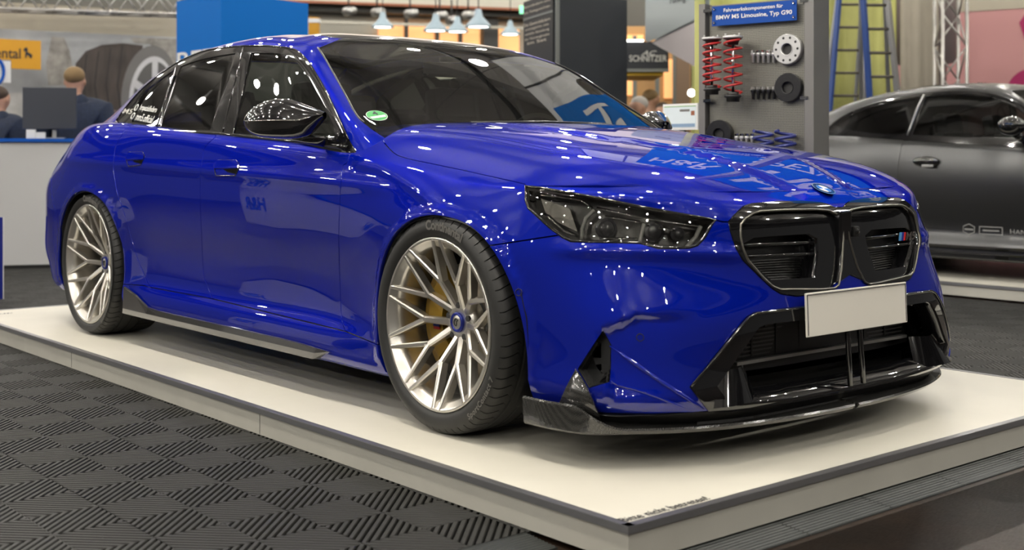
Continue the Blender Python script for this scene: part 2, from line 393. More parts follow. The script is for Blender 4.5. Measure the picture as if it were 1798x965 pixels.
for k in ('hoodie_navy', 'cloth_dark', 'cloth_cream', 'cloth_grey'): grain(M[k], 40, .2, .2)
mat('tower_blue', (.0, .135, .50), .6, 0, Specular_IOR_Level=.15); mat('tower_grey', (.008, .012, .018), .6); mat('tower_black', (.012, .011, .011), .5); mat('strip_grey', (.16, .17, .16), .4); mat('text_cream', (.62, .55, .46), .6); mat('text_pale', (.55, .54, .52), .5); mat('canopy_black', (.008, .010, .016), .5); mat('canopy_yellow', (.75, .46, .02), .5)
mat('booth_wood', (.55, .32, .13), .6); mat('booth_dark', (.06, .035, .02), .6); mat('booth_brown', (.20, .13, .08), .7); mat('sign_grey', (.38, .42, .43), .5); mat('sign_white', (.60, .55, .56), .5); mat('sheet_pale', (.66, .74, .78), .5); mat('sheet_blue', (.22, .33, .48), .5); mat('sheet_green', (.2, .4, .15), .5)
mat('curtain_green', (.34, .34, .11), .8); grain(M['curtain_green'], 1.6, .35, 0, 'Object', (1, 1, .35)); mat('curtain_grey', (.28, .25, .20), .8); mat('column_mauve', (.22, .18, .18), .7); mat('ladder_blue', (.02, .06, .24), .45); mat('rung_dark', (.07, .06, .05), .6); mat('pink_wall', (.52, .26, .26), .7); mat('magenta', (.35, .01, .10), .6)
m = mat('poster_print', (.36, .37, .38), .6); grain(m, 1.3, .35, 0, 'Object', (1, 1, 1)); mat('print_tread', (.055, .042, .036), .6); grain(M['print_tread'], 6, .4, 0, 'Object', (1, 1, .25)); mat('print_side', (.16, .155, .15), .6); mat('print_rim', (.58, .58, .60), .6); mat('print_dark', (.10, .098, .095), .6); mat('print_groove', (.025, .021, .019), .6); mat('print_tree', (.30, .285, .26), .6); grain(M['print_tree'], 9, .3); mat('print_snow', (.46, .455, .44), .6); grain(M['print_snow'], 5, .2)
mat('post_grey', (.19, .185, .18), .4, .3); mat('post_dark', (.060, .057, .050), .45, .2); mat('board_dark', (.025, .025, .025), .6); mat('sign_navy', (.008, .06, .30), .6, 0, Specular_IOR_Level=.2); mat('spring_red', (.45, .012, .012), .3, 0, Coat_Weight=.6); mat('alu_cast', (.60, .60, .60), .35, .6); mat('black_anod', (.02, .02, .022), .35, .3); mat('spring_blue', (.012, .022, .18), .35, 0, Coat_Weight=.5)
m = mat('perforated', (.20, .195, .17), .42, .5); b = m.node_tree.nodes['Principled BSDF']; tc = nd(m, 'ShaderNodeTexCoord'); vo = nd(m, 'ShaderNodeTexVoronoi', voronoi_dimensions='2D'); vo.inputs['Scale'].default_value = 110; vo.inputs['Randomness'].default_value = 0.0; mp = nd(m, 'ShaderNodeMapping'); mp.inputs['Rotation'].default_value = (0, 0, -.2045); sx = nd(m, 'ShaderNodeSeparateXYZ'); cx_ = nd(m, 'ShaderNodeCombineXYZ'); ln(m, tc, 'Object', mp, 'Vector'); ln(m, mp, 'Vector', sx, 'Vector'); ln(m, sx, 'X', cx_, 'X'); ln(m, sx, 'Z', cx_, 'Y'); ln(m, cx_, 'Vector', vo, 'Vector'); cr = nd(m, 'ShaderNodeValToRGB'); cr.color_ramp.elements[0].position = .28; cr.color_ramp.elements[0].color = (.05, .05, .045, 1); cr.color_ramp.elements[1].position = .36; cr.color_ramp.elements[1].color = (.24, .235, .205, 1); ln(m, vo, 'Distance', cr, 'Fac'); ln(m, cr, 'Color', b, 'Base Color')
mat('grey_matte', (.095, .096, .098), .29, 1.0); mat('sticker_grey', (.30, .30, .29), .5)
# ================================================================ the blue car: lower body net
ZC = ([-2.65, -2.5, -2.2, -1.9, -1.5, .6, .9, 1.2, 1.5, 1.8, 2.0, 2.1, 2.2, 2.318, 2.4], [1.085, 1.10, 1.12, 1.125, 1.135, 1.068, 1.054, 1.032, 1.001, .958, .922, .897, .861, .803, .764])
DR = ([-2.6, 0, .9, 1.5, 2.1, 2.4], [.03, .04, .020, .040, .025, .02])
def hood_z(x, w): return float(np.interp(x, *ZC) - np.interp(x, *DR)*(abs(w)/.70)**3.0)
COLX = {8: 1.85, 9: 1.68, 10: 1.503, 11: 1.33, 12: 1.15, 13: .95, 14: .65, 15: .3, 16: -.1, 17: -.5, 18: -.85, 19: -1.10, 20: -1.3, 21: -1.503, 22: -1.7, 23: -1.9, 24: -2.1}
Z10 = {8: .832, 9: .848, 10: .870, 11: .893, 12: .915, 13: .938, 14: .957, 15: .98, 16: 1.006, 17: 1.032, 18: 1.056, 19: 1.072, 20: 1.084, 21: 1.092, 22: 1.095, 23: 1.09, 24: 1.075}
DOOR = [.80, .935, .958, .948, .918, .925, .938, .942, .93, .91, .875]
SEC = {8: [.85, .93, .952, .958, .962, .962, .955, .935, .912, .892, .866], 9: [.85, .93, .955, .965, .972, .978, .975, .962, .937, .906, .866],
       10: [.85, .93, .955, .965, .975, .985, .986, .978, .953, .917, .87], 11: [.83, .93, .955, .965, .972, .980, .982, .972, .948, .915, .875],
       12: [.82, .94, .955, .958, .955, .962, .965, .957, .937, .912, .875], 13: [.80, .94, .96, .95, .927, .937, .947, .946, .930, .907, .873],
       14: DOOR, 15: DOOR, 16: DOOR, 17: DOOR, 18: [.80, .94, .96, .95, .922, .928, .941, .945, .935, .915, .875],
       19: [.82, .945, .96, .955, .948, .956, .964, .961, .945, .918, .87], 20: [.83, .94, .96, .965, .972, .98, .984, .975, .955, .92, .865],
       21: [.85, .94, .955, .965, .975, .986, .988, .98, .957, .919, .858], 22: [.85, .94, .955, .965, .975, .985, .985, .978, .952, .91, .843],
       23: [.85, .94, .96, .965, .972, .980, .98, .97, .94, .893, .815], 24: [.83, .92, .945, .95, .955, .962, .965, .945, .896, .838, .75]}
ZF = [.13, .145, .20, .27, .33, .43, .53, .63, .70, .755, .79]
OUT = {.13: [(2.40, 0), (2.398, .19), (2.39, .36), (2.37, .52), (2.32, .65), (2.24, .76), (2.14, .84), (2.0, .88)],
       .20: [(2.46, 0), (2.458, .19), (2.45, .37), (2.43, .54), (2.38, .68), (2.30, .80), (2.19, .885), (2.02, .937)],
       .43: [(2.452, 0), (2.45, .19), (2.445, .37), (2.42, .54), (2.362, .675), (2.278, .78), (2.165, .867), (2.0, .925)],
       .53: [(2.432, 0), (2.430, .18), (2.42, .36), (2.39, .525), (2.333, .655), (2.257, .755), (2.155, .843), (2.0, .905)],
       .70: [(2.408, 0), (2.405, .18), (2.393, .35), (2.36, .505), (2.308, .622), (2.238, .718), (2.142, .803), (2.0, .873)],
       .755: [(2.388, 0), (2.385, .18), (2.372, .345), (2.343, .497), (2.297, .607), (2.23, .705), (2.135, .79), (2.0, .855)],
       .79: [(2.345, 0), (2.342, .18), (2.33, .34), (2.305, .485), (2.265, .595), (2.207, .688), (2.123, .775), (1.998, .838)]}
ZR = [.20, .22, .27, .33, .40, .52, .65, .76, .88, .98, 1.05]
ROUT = {.2: [(-2.26, .86), (-2.40, .77), (-2.5, .60), (-2.55, .40), (-2.565, .2), (-2.57, 0)],
        .40: [(-2.30, .915), (-2.47, .825), (-2.57, .66), (-2.62, .43), (-2.64, .2), (-2.645, 0)],
        .76: [(-2.30, .905), (-2.45, .81), (-2.55, .65), (-2.605, .43), (-2.63, .2), (-2.635, 0)],
        .93: [(-2.28, .815), (-2.43, .715), (-2.525, .57), (-2.575, .38), (-2.595, .19), (-2.60, 0)],
        1.05: [(-2.28, .715), (-2.43, .62), (-2.515, .50), (-2.56, .34), (-2.575, .17), (-2.58, 0)]}
def outl(tab, z, c):
    ks = sorted(tab); return np.interp(z, ks, [tab[k][c][0] for k in ks]), np.interp(z, ks, [tab[k][c][1] for k in ks])
def side_z(z10): return [.13, .14, .20, .27, .33, .45, .60, .60+.36*(z10-.6), .60+.66*(z10-.6), .60+.87*(z10-.6), z10]
NC = 31
body_net = np.zeros((NC+2, 14+2, 3))
XS = {0: 1.80, 1: 1.80, 2: 1.80, 3: 1.80, 4: 1.80, 5: 1.80, 6: 1.78, 7: 1.74, 8: 1.68, 9: 1.59, 10: 1.47, 11: 1.32, 22: -1.7, 23: -1.85, 24: -1.95, 25: -2.0, 26: -2.02, 27: -2.03, 28: -2.03, 29: -2.03, 30: -2.03}
for c in range(NC):
    if c <= 7:
        t = smoothstep(3.5, 8, c); zs = side_z(.815); z = [(1-t)*a+t*b for a, b in zip(ZF, zs)]
        z[10] = (.790, .790, .791, .794, .800, .807, .814, .822)[c]; z[9] += (0, 0, 0, .001, .004, .005, .004, 0)[c]
        rows = [(*outl(OUT, zz if c < 7 else ZF[i], c), zz) for i, zz in enumerate(z)]
    elif c <= 24:
        z = side_z(Z10[c])
        if c > 21: t = (c-21)/4; z = [(1-t)*a+t*b for a, b in zip(z, ZR)]; z[10] = Z10[c]
        rows = [(COLX[c], SEC[c][i], z[i]) for i in range(11)]
    else:
        rows = [(*outl(ROUT, zz, c-25), zz) for zz in ZR]
    xs = XS.get(c, COLX.get(c, 0)); R = rows[10]; top = []
    for t in (.2, .56, 1.0, 1.44):
        x = R[0]+(xs-R[0])*t; wv = R[1]*(1-t); top.append((x, wv, hood_z(x, wv)))
    body_net[c+1, 1:15] = np.array(rows+top[:3]); body_net[c+1, 15] = top[3]
    body_net[c+1, 0] = 2*body_net[c+1, 1]-body_net[c+1, 2]
body_net[0] = body_net[2]*[1, -1, 1]; body_net[-1] = body_net[-3]*[1, -1, 1]
AF_L = [(1.16, .22), (1.143, .30), (1.140, .38), (1.155, .47), (1.20, .56), (1.27, .64), (1.36, .695), (1.46, .719), (1.56, .720), (1.66, .702), (1.745, .662), (1.82, .60), (1.877, .52), (1.917, .43), (1.94, .34), (1.95, .24)]
AR_L = [(-1.085, .23), (-1.088, .32), (-1.095, .42), (-1.12, .52), (-1.175, .61), (-1.25, .675), (-1.35, .715), (-1.46, .735), (-1.56, .735), (-1.66, .715), (-1.76, .665), (-1.84, .585), (-1.89, .49), (-1.915, .39), (-1.92, .28)]
CR_L = [(.95, .893), (1.10, .875), (1.23, .846), (1.34, .815), (1.43, .781), (1.52, .74)]
def pdist(x, z, L):
    d = np.full(len(x), 9.)
    for (a, b), (c, e) in zip(L[:-1], L[1:]):
        t = np.clip(((x-a)*(c-a)+(z-b)*(e-b))/((c-a)**2+(e-b)**2), 0, 1); d = np.minimum(d, np.hypot(x-a-(c-a)*t, z-b-(e-b)*t))
    return d
def body_disp(P, N):
    x, w_, z = P[:, 0], P[:, 1], P[:, 2]; D = np.zeros_like(P)
    # raised centre of the bonnet, narrowing towards the badge
    half = np.interp(x, [.9, 1.6, 2.2, 2.4], [.42, .34, .19, .13])
    top = smoothstep(.75, .95, N[:, 2])*smoothstep(.85, 1.2, x)
    D[:, 2] += .012*top*(1-smoothstep(half-.035, half+.035, w_))
    # ledge under the lamps
    zr = .615+.02*smoothstep(.3, .8, w_)
    D += N*(.010*np.exp(-((z-zr)/.022)**2)*smoothstep(.42, .55, w_)*smoothstep(1.95, 2.12, x))[:, None]
    # hollow behind the air curtain, with a crease above it
    zc_ = .452-.045*smoothstep(.78, .87, w_)
    rec = .020*smoothstep(.63, .83, w_)*(1-smoothstep(.862, .876, w_))*(1-smoothstep(zc_-.014, zc_+.010, z))*smoothstep(.16, .25, z)*smoothstep(2.05, 2.12, x)
    D -= N*rec[:, None]
    # rolled arch lips and the crease over the front arch
    sdm = smoothstep(.80, .88, w_)
    for L in (AF_L, AR_L): D[:, 1] += sdm*.009*(1-smoothstep(.012, .045, pdist(x, z, L)))
    D[:, 1] += sdm*.007*np.exp(-(pdist(x, z, CR_L)/.022)**2)
    # shoulder line over the doors, hollow below it
    sd = smoothstep(-2.2, -1.7, x)*(1-smoothstep(.9, 1.5, x)); zl = .845-.03*x
    D[:, 1] += sd*(.006*np.exp(-((z-zl)/.03)**2)-.010*np.exp(-((z-.47)/.09)**2))
    return D
BODY = Skin(body_net, body_disp)
_n = BODY.nrm0([16.], [6.]); BODY.sign = 1.0 if _n[0, 1] > 0 else -1.0
BODY.G = BODY.ev(BODY.U.ravel(), BODY.V.ravel())
# ================================================================ greenhouse net (glass, pillars, roof)
GC = [
 [(1.08, 0, .985), (1.00, 0, 1.022), (.76, 0, 1.155), (.50, 0, 1.292), (.31, 0, 1.385), (.13, 0, 1.452), (-.10, 0, 1.490), (-.34, 0, 1.507)],
 [(1.08, .23, .987), (.99, .225, 1.024), (.75, .215, 1.156), (.495, .205, 1.291), (.305, .195, 1.384), (.13, .175, 1.451), (-.10, .135, 1.489), (-.34, .065, 1.506)],
 [(1.06, .46, .988), (.96, .445, 1.030), (.725, .425, 1.158), (.48, .405, 1.287), (.30, .385, 1.377), (.13, .35, 1.446), (-.09, .27, 1.486), (-.33, .135, 1.505)],
 [(1.02, .66, .985), (.90, .64, 1.034), (.68, .60, 1.155), (.455, .57, 1.275), (.285, .545, 1.362), (.12, .50, 1.435), (-.08, .39, 1.479), (-.31, .20, 1.502)],
 [(.96, .80, .970), (.815, .785, 1.045), (.615, .742, 1.150), (.425, .700, 1.263), (.275, .665, 1.352), (.11, .610, 1.418), (-.07, .485, 1.468), (-.29, .255, 1.498)],
 [(.92, .87, .925), (.785, .840, 1.020), (.60, .790, 1.135), (.415, .742, 1.255), (.27, .705, 1.342), (.09, .650, 1.404), (-.08, .535, 1.460), (-.28, .285, 1.495)],
 [(.82, .885, .895), (.70, .868, .975), (.545, .815, 1.100), (.375, .772, 1.222), (.23, .738, 1.315), (.05, .682, 1.390), (-.11, .575, 1.452), (-.29, .305, 1.493)],
 [(.45, .885, .925), (.42, .873, .970), (.32, .830, 1.095), (.21, .785, 1.218), (.10, .748, 1.314), (-.03, .690, 1.397), (-.17, .585, 1.457), (-.32, .315, 1.496)],
 [(.05, .885, .955), (.03, .873, .995), (-.02, .830, 1.122), (-.07, .787, 1.243), (-.12, .750, 1.335), (-.17, .695, 1.411), (-.26, .595, 1.464), (-.38, .32, 1.500)],
 [(-.40, .885, .985), (-.40, .873, 1.022), (-.40, .830, 1.143), (-.40, .787, 1.258), (-.40, .750, 1.347), (-.40, .697, 1.421), (-.42, .60, 1.471), (-.45, .32, 1.503)],
 [(-.80, .880, 1.01), (-.80, .868, 1.047), (-.80, .825, 1.163), (-.80, .782, 1.272), (-.80, .745, 1.353), (-.80, .692, 1.422), (-.78, .595, 1.470), (-.75, .32, 1.500)],
 [(-1.15, .868, 1.04), (-1.15, .855, 1.072), (-1.15, .812, 1.172), (-1.15, .770, 1.265), (-1.15, .732, 1.335), (-1.15, .677, 1.398), (-1.10, .575, 1.445), (-1.0, .31, 1.483)],
 [(-1.55, .845, 1.06), (-1.53, .828, 1.090), (-1.51, .785, 1.152), (-1.49, .745, 1.213), (-1.47, .703, 1.270), (-1.44, .645, 1.326), (-1.34, .54, 1.390), (-1.1, .29, 1.464)],
 [(-1.92, .79, 1.07), (-1.87, .752, 1.095), (-1.80, .712, 1.145), (-1.72, .676, 1.198), (-1.64, .640, 1.250), (-1.55, .59, 1.305), (-1.38, .49, 1.380), (-1.06, .27, 1.464)],
 [(-2.07, .68, 1.09), (-1.99, .66, 1.115), (-1.87, .63, 1.165), (-1.76, .60, 1.218), (-1.65, .565, 1.273), (-1.53, .515, 1.330), (-1.32, .42, 1.408), (-1.0, .22, 1.477)],
 [(-2.13, .46, 1.09), (-2.04, .45, 1.122), (-1.91, .43, 1.180), (-1.77, .41, 1.245), (-1.62, .38, 1.310), (-1.47, .34, 1.368), (-1.22, .27, 1.437), (-.95, .14, 1.486)],
 [(-2.15, .22, 1.09), (-2.06, .22, 1.126), (-1.92, .21, 1.188), (-1.77, .20, 1.256), (-1.61, .185, 1.322), (-1.45, .165, 1.380), (-1.20, .13, 1.446), (-.93, .07, 1.489)],
 [(-2.15, 0, 1.09), (-2.06, 0, 1.126), (-1.92, 0, 1.189), (-1.77, 0, 1.258), (-1.61, 0, 1.325), (-1.45, 0, 1.383), (-1.20, 0, 1.448), (-.93, 0, 1.490)]]
GSP = [-.55]*10+[-.68, -.76]+[-.78]*6
for c_ in (4, 5, 6):      # screen pillars stand a little further out
    GC[c_] = [(x+.045*k, w_+.03*k, z) for (x, w_, z), k in zip(GC[c_], (.3, .7, 1, 1, .9, .6, .3, .1))]
GC[3] = [(x+.02*k, w_+.015*k, z+.004*k) for (x, w_, z), k in zip(GC[3], (.3, .7, 1, 1, .9, .6, .3, .1))]
GC[10] = [(x, w_, z-.010*k) for (x, w_, z), k in zip(GC[10], (0, 0, 0, .3, .6, 1, 1, .7))]; GC[11] = [(x, w_, z-.016*k) for (x, w_, z), k in zip(GC[11], (0, 0, 0, .3, .6, 1, 1, .7))]
GC[12] = [(x, w_, z+.010*k) for (x, w_, z), k in zip(GC[12], (0, 0, .5, 1, 1, .6, 0, 0))]; GC[13] = [(x, w_, z+.014*k) for (x, w_, z), k in zip(GC[13], (0, 0, .5, 1, 1, .6, 0, 0))]
gn = len(GC); green_net = np.zeros((gn+2, 9+2, 3))
for c in range(gn):
    sp = (GSP[c], 0, 1.511 if c < 10 else 1.507); rows = GC[c]+[sp]; green_net[c+1, 1:10] = rows
    q = rows[7]; green_net[c+1, 10] = (2*sp[0]-q[0], -q[1], q[2]) if not 8 <= c <= 11 else (q[0], -q[1], q[2])
    green_net[c+1, 0] = 2*green_net[c+1, 1]-green_net[c+1, 2]
green_net[0] = green_net[2]*[1, -1, 1]; green_net[-1] = green_net[-3]*[1, -1, 1]
GREEN = Skin(green_net, None, su=.2, sv=.13)
_n = GREEN.nrm0([9.], [3.]); GREEN.sign = 1.0 if _n[0, 1] > 0 else -1.0
# ================================================================ panels of the blue car
car = empty('sedan_car', (0, 0, 0), 0, 'deep blue glossy sports sedan with black grille and silver wheels on the low platform', 'car')
car_parts = {}
def bpx(pts, smooth=0, skin=None, closed=False, **k):
    sk = skin or BODY
    if smooth: pts = crom(pts, smooth, closed)
    return [sk.find('px', p, **k) for p in pts]
# --- traced outlines (photo pixels on the near side), turned into places on the skin
HL = [(922.9, 326), (954, 330), (1008, 339.5), (1062, 350), (1116, 360.8), (1170, 371), (1223, 380), (1257, 386), (1250, 393), (1237, 416), (1224, 430), (1210, 434.5), (1156, 434.7), (1138, 430), (1123, 425.8), (1080, 424.6), (1035, 424), (1003, 422.6), (989, 416), (967, 400), (946, 381), (928, 365), (923, 351)]
hl_uv = bpx(lin(HL, 9, True), umin=0, umax=12, vmin=5, vmax=11.5)
KID = [(1279, 389.5), (1290, 377), (1306, 361.5), (1318, 357.5), (1361, 354), (1405, 353.2), (1441, 355.5), (1453, 359), (1465, 364.5)]
KIDB = [(1470, 497), (1462, 510), (1448, 514), (1398, 519.5), (1371, 515.6), (1357.8, 507.5), (1331, 483), (1304, 456), (1292, 435), (1282, 404)]
ka = bpx(lin(KID, 8), umax=6, vmin=5, vmax=11.5); kb = bpx(lin(KIDB, 8), umax=6, vmin=4, vmax=11)
kid_uv = ka+[(0, ka[-1][1]-.02), (0, BODY.find('wz', (0.0, .535), umax=1, vmin=4, vmax=10)[1])]+kb
INT = [(1212, 679), (1262, 617), (1312, 556), (1324, 549), (1367, 543), (1411, 538), (1450, 533)]
INTB = [(1440, 694.5), (1390, 704), (1285, 716.5), (1243, 719.5)]
ia = bpx(lin(INT, 8), umax=6, vmin=1, vmax=9); ib = bpx(lin(INTB, 8), umax=6, vmin=.5, vmax=7)
int_uv = ia+[(0, ia[-1][1]), (0, ib[0][1])]+ib
CUR = [(1059, 581), (1072, 605), (1071.5, 640), (1070.5, 669), (1052, 674), (1034, 680), (1015, 648), (1037, 614)]
cur_uv = bpx(lin(CUR, 6, True), umax=8, vmin=.5, vmax=8)
ARF = [(1.19, .13), (1.16, .22), (1.143, .30), (1.140, .38), (1.155, .47), (1.20, .56), (1.27, .64), (1.36, .695), (1.46, .719), (1.56, .720), (1.66, .702), (1.745, .662), (1.82, .60), (1.877, .52), (1.917, .43), (1.94, .34), (1.95, .24), (1.952, .13)]
ARR = [(-1.06, .13), (-1.085, .23), (-1.088, .32), (-1.095, .42), (-1.12, .52), (-1.175, .61), (-1.25, .675), (-1.35, .715), (-1.46, .735), (-1.56, .735), (-1.66, .715), (-1.76, .665), (-1.84, .585), (-1.89, .49), (-1.915, .39), (-1.92, .28), (-1.90, .13)]
arf = [BODY.find('xz', p, umin=7, umax=13.5, vmin=.6, vmax=10) for p in crom(ARF, 3)]
arr = [BODY.find('xz', p, umin=18, umax=24, vmin=.6, vmax=10) for p in crom(ARR, 3)]
arf_uv = arf+[(arf[-1][0], 0), (arf[0][0], 0)]; arr_uv = arr+[(arr[-1][0], 0), (arr[0][0], 0)]
# hood: shut line from the screen pillar down to the lamp, along the lamp to the grille
sh = bpx(crom([(655, 221), (666, 238), (690, 267), (720, 279), (760, 287.5), (820, 300), (880, 313.5), (921, 322.5)], 4), umin=6, umax=14, vmin=7, vmax=13)
htop = [hl_uv[i] for i in range(len(hl_uv)) if 0 < i <= 36]
hx = [BODY.find('px', p, umax=12, vmin=6, vmax=11.8) for p in lin(HL[:8], 9)]
hood_uv = sh+[(u, v) for u, v in hx]+[BODY.find('px', (1268, 389), umax=5, vmin=6, vmax=11)]+[(u, v) for u, v in ka]+[(0, ka[-1][1]+.01), (0, 13), (7, 13), (sh[0][0]+1.2, 13)]
cow = [BODY.find('xw', p, umin=0, umax=20, vmin=9.8) for p in [(.93, .20), (.91, .40), (.86, .6), (.84, .70)]]
hood_uv = sh+[(u, v) for u, v in hx]+[BODY.find('px', (1268, 389), umax=5, vmin=6, vmax=11)]+[(u, v) for u, v in ka]+[(0, ka[-1][1]+.01), (0, 13), (13.2, 13)]+cow
cab_uv = [(12.2, 13)]+[BODY.find('xw', p, umin=7, umax=26, vmin=9.6) for p in [(.985, .12), (.97, .30), (.93, .46), (.87, .60), (.78, .75), (.66, .835), (.3, .845), (-.1, .845), (-.5, .845), (-.9, .84), (-1.2, .83), (-1.5, .805), (-1.8, .755), (-1.95, .66), (-2.02, .45), (-2.03, .2)]]+[(24.8, 13)]
# doors
XZ = dict(umin=10, umax=22, vmin=1, vmax=11.9)
def sxz(pts, n=4): return [BODY.find('xz', p, **XZ) for p in crom(pts, n)]
fg = bpx(crom([(617, 264), (609, 285), (602, 291), (599, 312), (597, 348), (595, 399), (595, 440), (597, 500), (600, 559), (606, 581)], 3), umin=10, umax=17, vmin=2.4, vmax=11.6)
mg = bpx(crom([(379, 237), (376.5, 242), (360, 258), (355, 282), (351.5, 318), (352, 370), (354, 413), (357.5, 480), (366, 506), (372.5, 524)], 3), umin=13, umax=20, vmin=2.4, vmax=11.6)
rg = bpx(crom([(219, 226), (215, 235), (206, 250), (202, 262), (199, 289), (200, 305), (206, 338), (218, 374), (235, 433), (249, 472), (263, 504)], 3), umin=16, umax=22, vmin=2.4, vmax=11.6)
bot_f = bpx(lin([(606, 581), (372.5, 524)], 12), umin=10, umax=20, vmin=2, vmax=6); bot_r = bpx(lin([(372.5, 524), (263, 504)], 12), umin=14, umax=21, vmin=2, vmax=6)
fd_uv = fg+bot_f+mg[::-1]+[(mg[0][0], 11.6), (fg[0][0], 11.6)]
rd_uv = mg+bot_r+rg[::-1]+[(rg[0][0], 11.6), (mg[0][0], 11.6)]
# sill below the doors and the lower fender
botx = bpx(lin([(606, 581), (654, 601), (668, 607)], 10), umin=9, umax=14, vmin=2, vmax=6)
sill_uv = [(botx[-1][0]-.4, botx[-1][1])]+botx[::-1]+bot_f+bot_r+[(rg[-1][0]+.25, rg[-1][1]+.05), (rg[-1][0]+1.2, rg[-1][1]-.1), (rg[-1][0]+1.2, 0), (botx[-1][0]-.4, 0)]
# bumper / fender joint
bf = bpx(lin([(852, 432), (900, 425), (984, 412)], 8), umin=5, umax=11, vmin=4, vmax=9)
fen_uv = [(bf[0][0]+.1, bf[0][1]-.1)]+bf+[(hl_uv[0][0]-.2, hl_uv[0][1]-.5)]+sh[::-1]+[(13.6, 12), (13.9, 11.7)]+fg+botx+[(arf[0][0]+.0, 0), (9, 0), (8.7, 3)]
fen_uv = bf+[(hl_uv[0][0]-.05, hl_uv[0][1]+.02)]+sh[::-1]+[(sh[0][0]+.35, 11.9)]+fg+botx+[(botx[-1][0]-.6, botx[-1][1]), (9.3, 5.5)]
bum_uv = [(0, 0)]+[(bf[0][0]+.6, 0), (bf[0][0]+.6, bf[0][1])]+bf+[hl_uv[0], (5, 10.3), (3.5, 10.2), (0, 10.2)]
# rear: boot lid, quarter panel, rear bumper
trunk_uv = [(30, 13), (24.8, 13)]+[BODY.find('xw', p, umin=22, umax=30, vmin=9.6) for p in [(-2.05, .60), (-2.10, .68), (-2.25, .66), (-2.38, .60)]]+[BODY.find('wz', p, umin=25, umax=30, vmin=5, vmax=11.5) for p in [(.60, .98), (.58, .80), (.4, .74), (.2, .735)]]+[(30, BODY.find('wz', (0, .735), umin=29, vmin=5, vmax=11)[1])]
tail_uv = [BODY.find('xz', p, umin=23.5, umax=27.5, vmin=5, vmax=10.6) for p in [(-2.22, .905), (-2.36, .985), (-2.44, .97), (-2.46, .88), (-2.40, .845)]]
rb = [BODY.find('xz', p, umin=22, umax=26, vmin=3, vmax=9) for p in [(-1.87, .52), (-2.05, .70), (-2.2, .80), (-2.42, .83)]]
rbum_uv = [(arr[-1][0], 0), (arr[-1][0], 2)]+rb+[(26.5, rb[-1][1]), (30, 7.2), (30, 0)]
regions = [('wheel_f', arf_uv), ('wheel_r', arr_uv), ('hl', hl_uv), ('kid', kid_uv), ('intake', int_uv), ('curtain', cur_uv), ('lip_gap', [(0, 0), (8.2, 0), (8.2, 1.35), (6.4, 1.30), (4, 1.45), (0, 1.45)]), ('cabin', cab_uv), ('hood', hood_uv),
           ('sill', sill_uv), ('fdoor', fd_uv), ('rdoor', rd_uv), ('fender', fen_uv), ('bumper', bum_uv), ('tail', tail_uv), ('trunk', trunk_uv), ('rbumper', rbum_uv)]
PC = cut_skin(BODY, regions)
def put(name, key, m='blue_paint', two=True, skin=BODY, pcs=None, part_label=None, **k):
    k.setdefault('gap', .0024); p = panel(skin, (pcs or PC)[key], **k)
    if not two: return [mesh_obj(name, both(p), m, car, label=part_label)]
    return [mesh_obj(name, [p], m, car, label=part_label), mesh_obj(name, [mir(p)], m, car, label=part_label)]
put('hood', 'hood', two=False); put('front_bumper', 'bumper', two=False); put('fender', 'fender'); put('front_door', 'fdoor'); put('rear_door', 'rdoor'); put('sill', 'sill')
def comps(piece):
    uv, fs = piece; par = list(range(len(uv)))
    def fd(a):
        while par[a] != a: par[a] = par[par[a]]; a = par[a]
        return a
    for f in fs:
        for i in (1, 2): par[fd(int(f[i]))] = fd(int(f[0]))
    g = {}
    for f in fs: g.setdefault(fd(int(f[0])), []).append(f)
    out = []
    for k, L in sorted(g.items(), key=lambda t: -len(t[1])):
        L = np.array(L); ids, inv = np.unique(L, return_inverse=True); out.append((uv[ids], inv.reshape(L.shape)))
    return out
cc = comps(PC['rest']); PC['rest'] = cc[0]
for c_ in cc[1:]: print('filler', len(c_[1]), BODY.ev(c_[0][:, 0], c_[0][:, 1]).mean(0).round(2))
put('rear_fender', 'rest'); put('lip_gap_strip', 'lip_gap', 'trim_black', two=False)  # black strip: shade of the gap above the splitter lip put into colour
for c_ in cc[1:]:
    if len(c_[1]) > 3: PC['fill'] = c_; put('body_filler', 'fill')
put('trunk_lid', 'trunk', two=False); put('rear_bumper', 'rbumper', two=False); put('taillight', 'tail', 'tail_red')
for fn in ((lambda p: p), mir):      # black backing added to darken the shut lines and block light inside
    mesh_obj('gap_backing', [fn(panel(BODY, PC[k_], gap=-.004, off=-.015, flange=False)) for k_ in ('fdoor', 'rdoor', 'fender', 'sill', 'rest', 'hood', 'bumper', 'trunk', 'rbumper')], 'trim_black', car, kind='stuff')
# --- greenhouse
def gpx(pts, n=4, closed=False, **k): return [GREEN.find('px', p, **k) for p in (crom(pts, n, closed) if n else pts)]
SIDE = dict(umin=4.6, umax=14, vmin=0, vmax=6.2)
dlo_top = gpx([(204.5, 212), (219, 192), (247, 159.4), (278.6, 133), (312, 110.5), (339.6, 97.4), (367, 88.5), (406.5, 82.8), (440, 81.3), (475, 81.7), (509.5, 85.5), (528, 94.5), (546, 115), (573, 160.3), (596, 208), (613, 246)], 4, **SIDE)
dlo_uv = dlo_top+[(dlo_top[-1][0]-.02, 0), (dlo_top[0][0], 0)]
q_uv = gpx([(231.3, 214.5), (237, 190), (250, 165), (278, 142), (306, 122)], 4, **SIDE)+gpx([(274, 221)], 0, **SIDE)
r_uv = gpx([(318, 116), (345, 106.5), (380, 98.5), (414, 93.5)], 4, **SIDE)+gpx([(369, 229.5), (281, 222.5)], 0, **SIDE)
f_uv = gpx([(441, 93), (480, 93.3), (503, 98), (521, 109), (537, 129), (560, 168), (586, 222)], 4, **SIDE)+gpx([(590, 240), (409, 234.5)], 0, **SIDE)
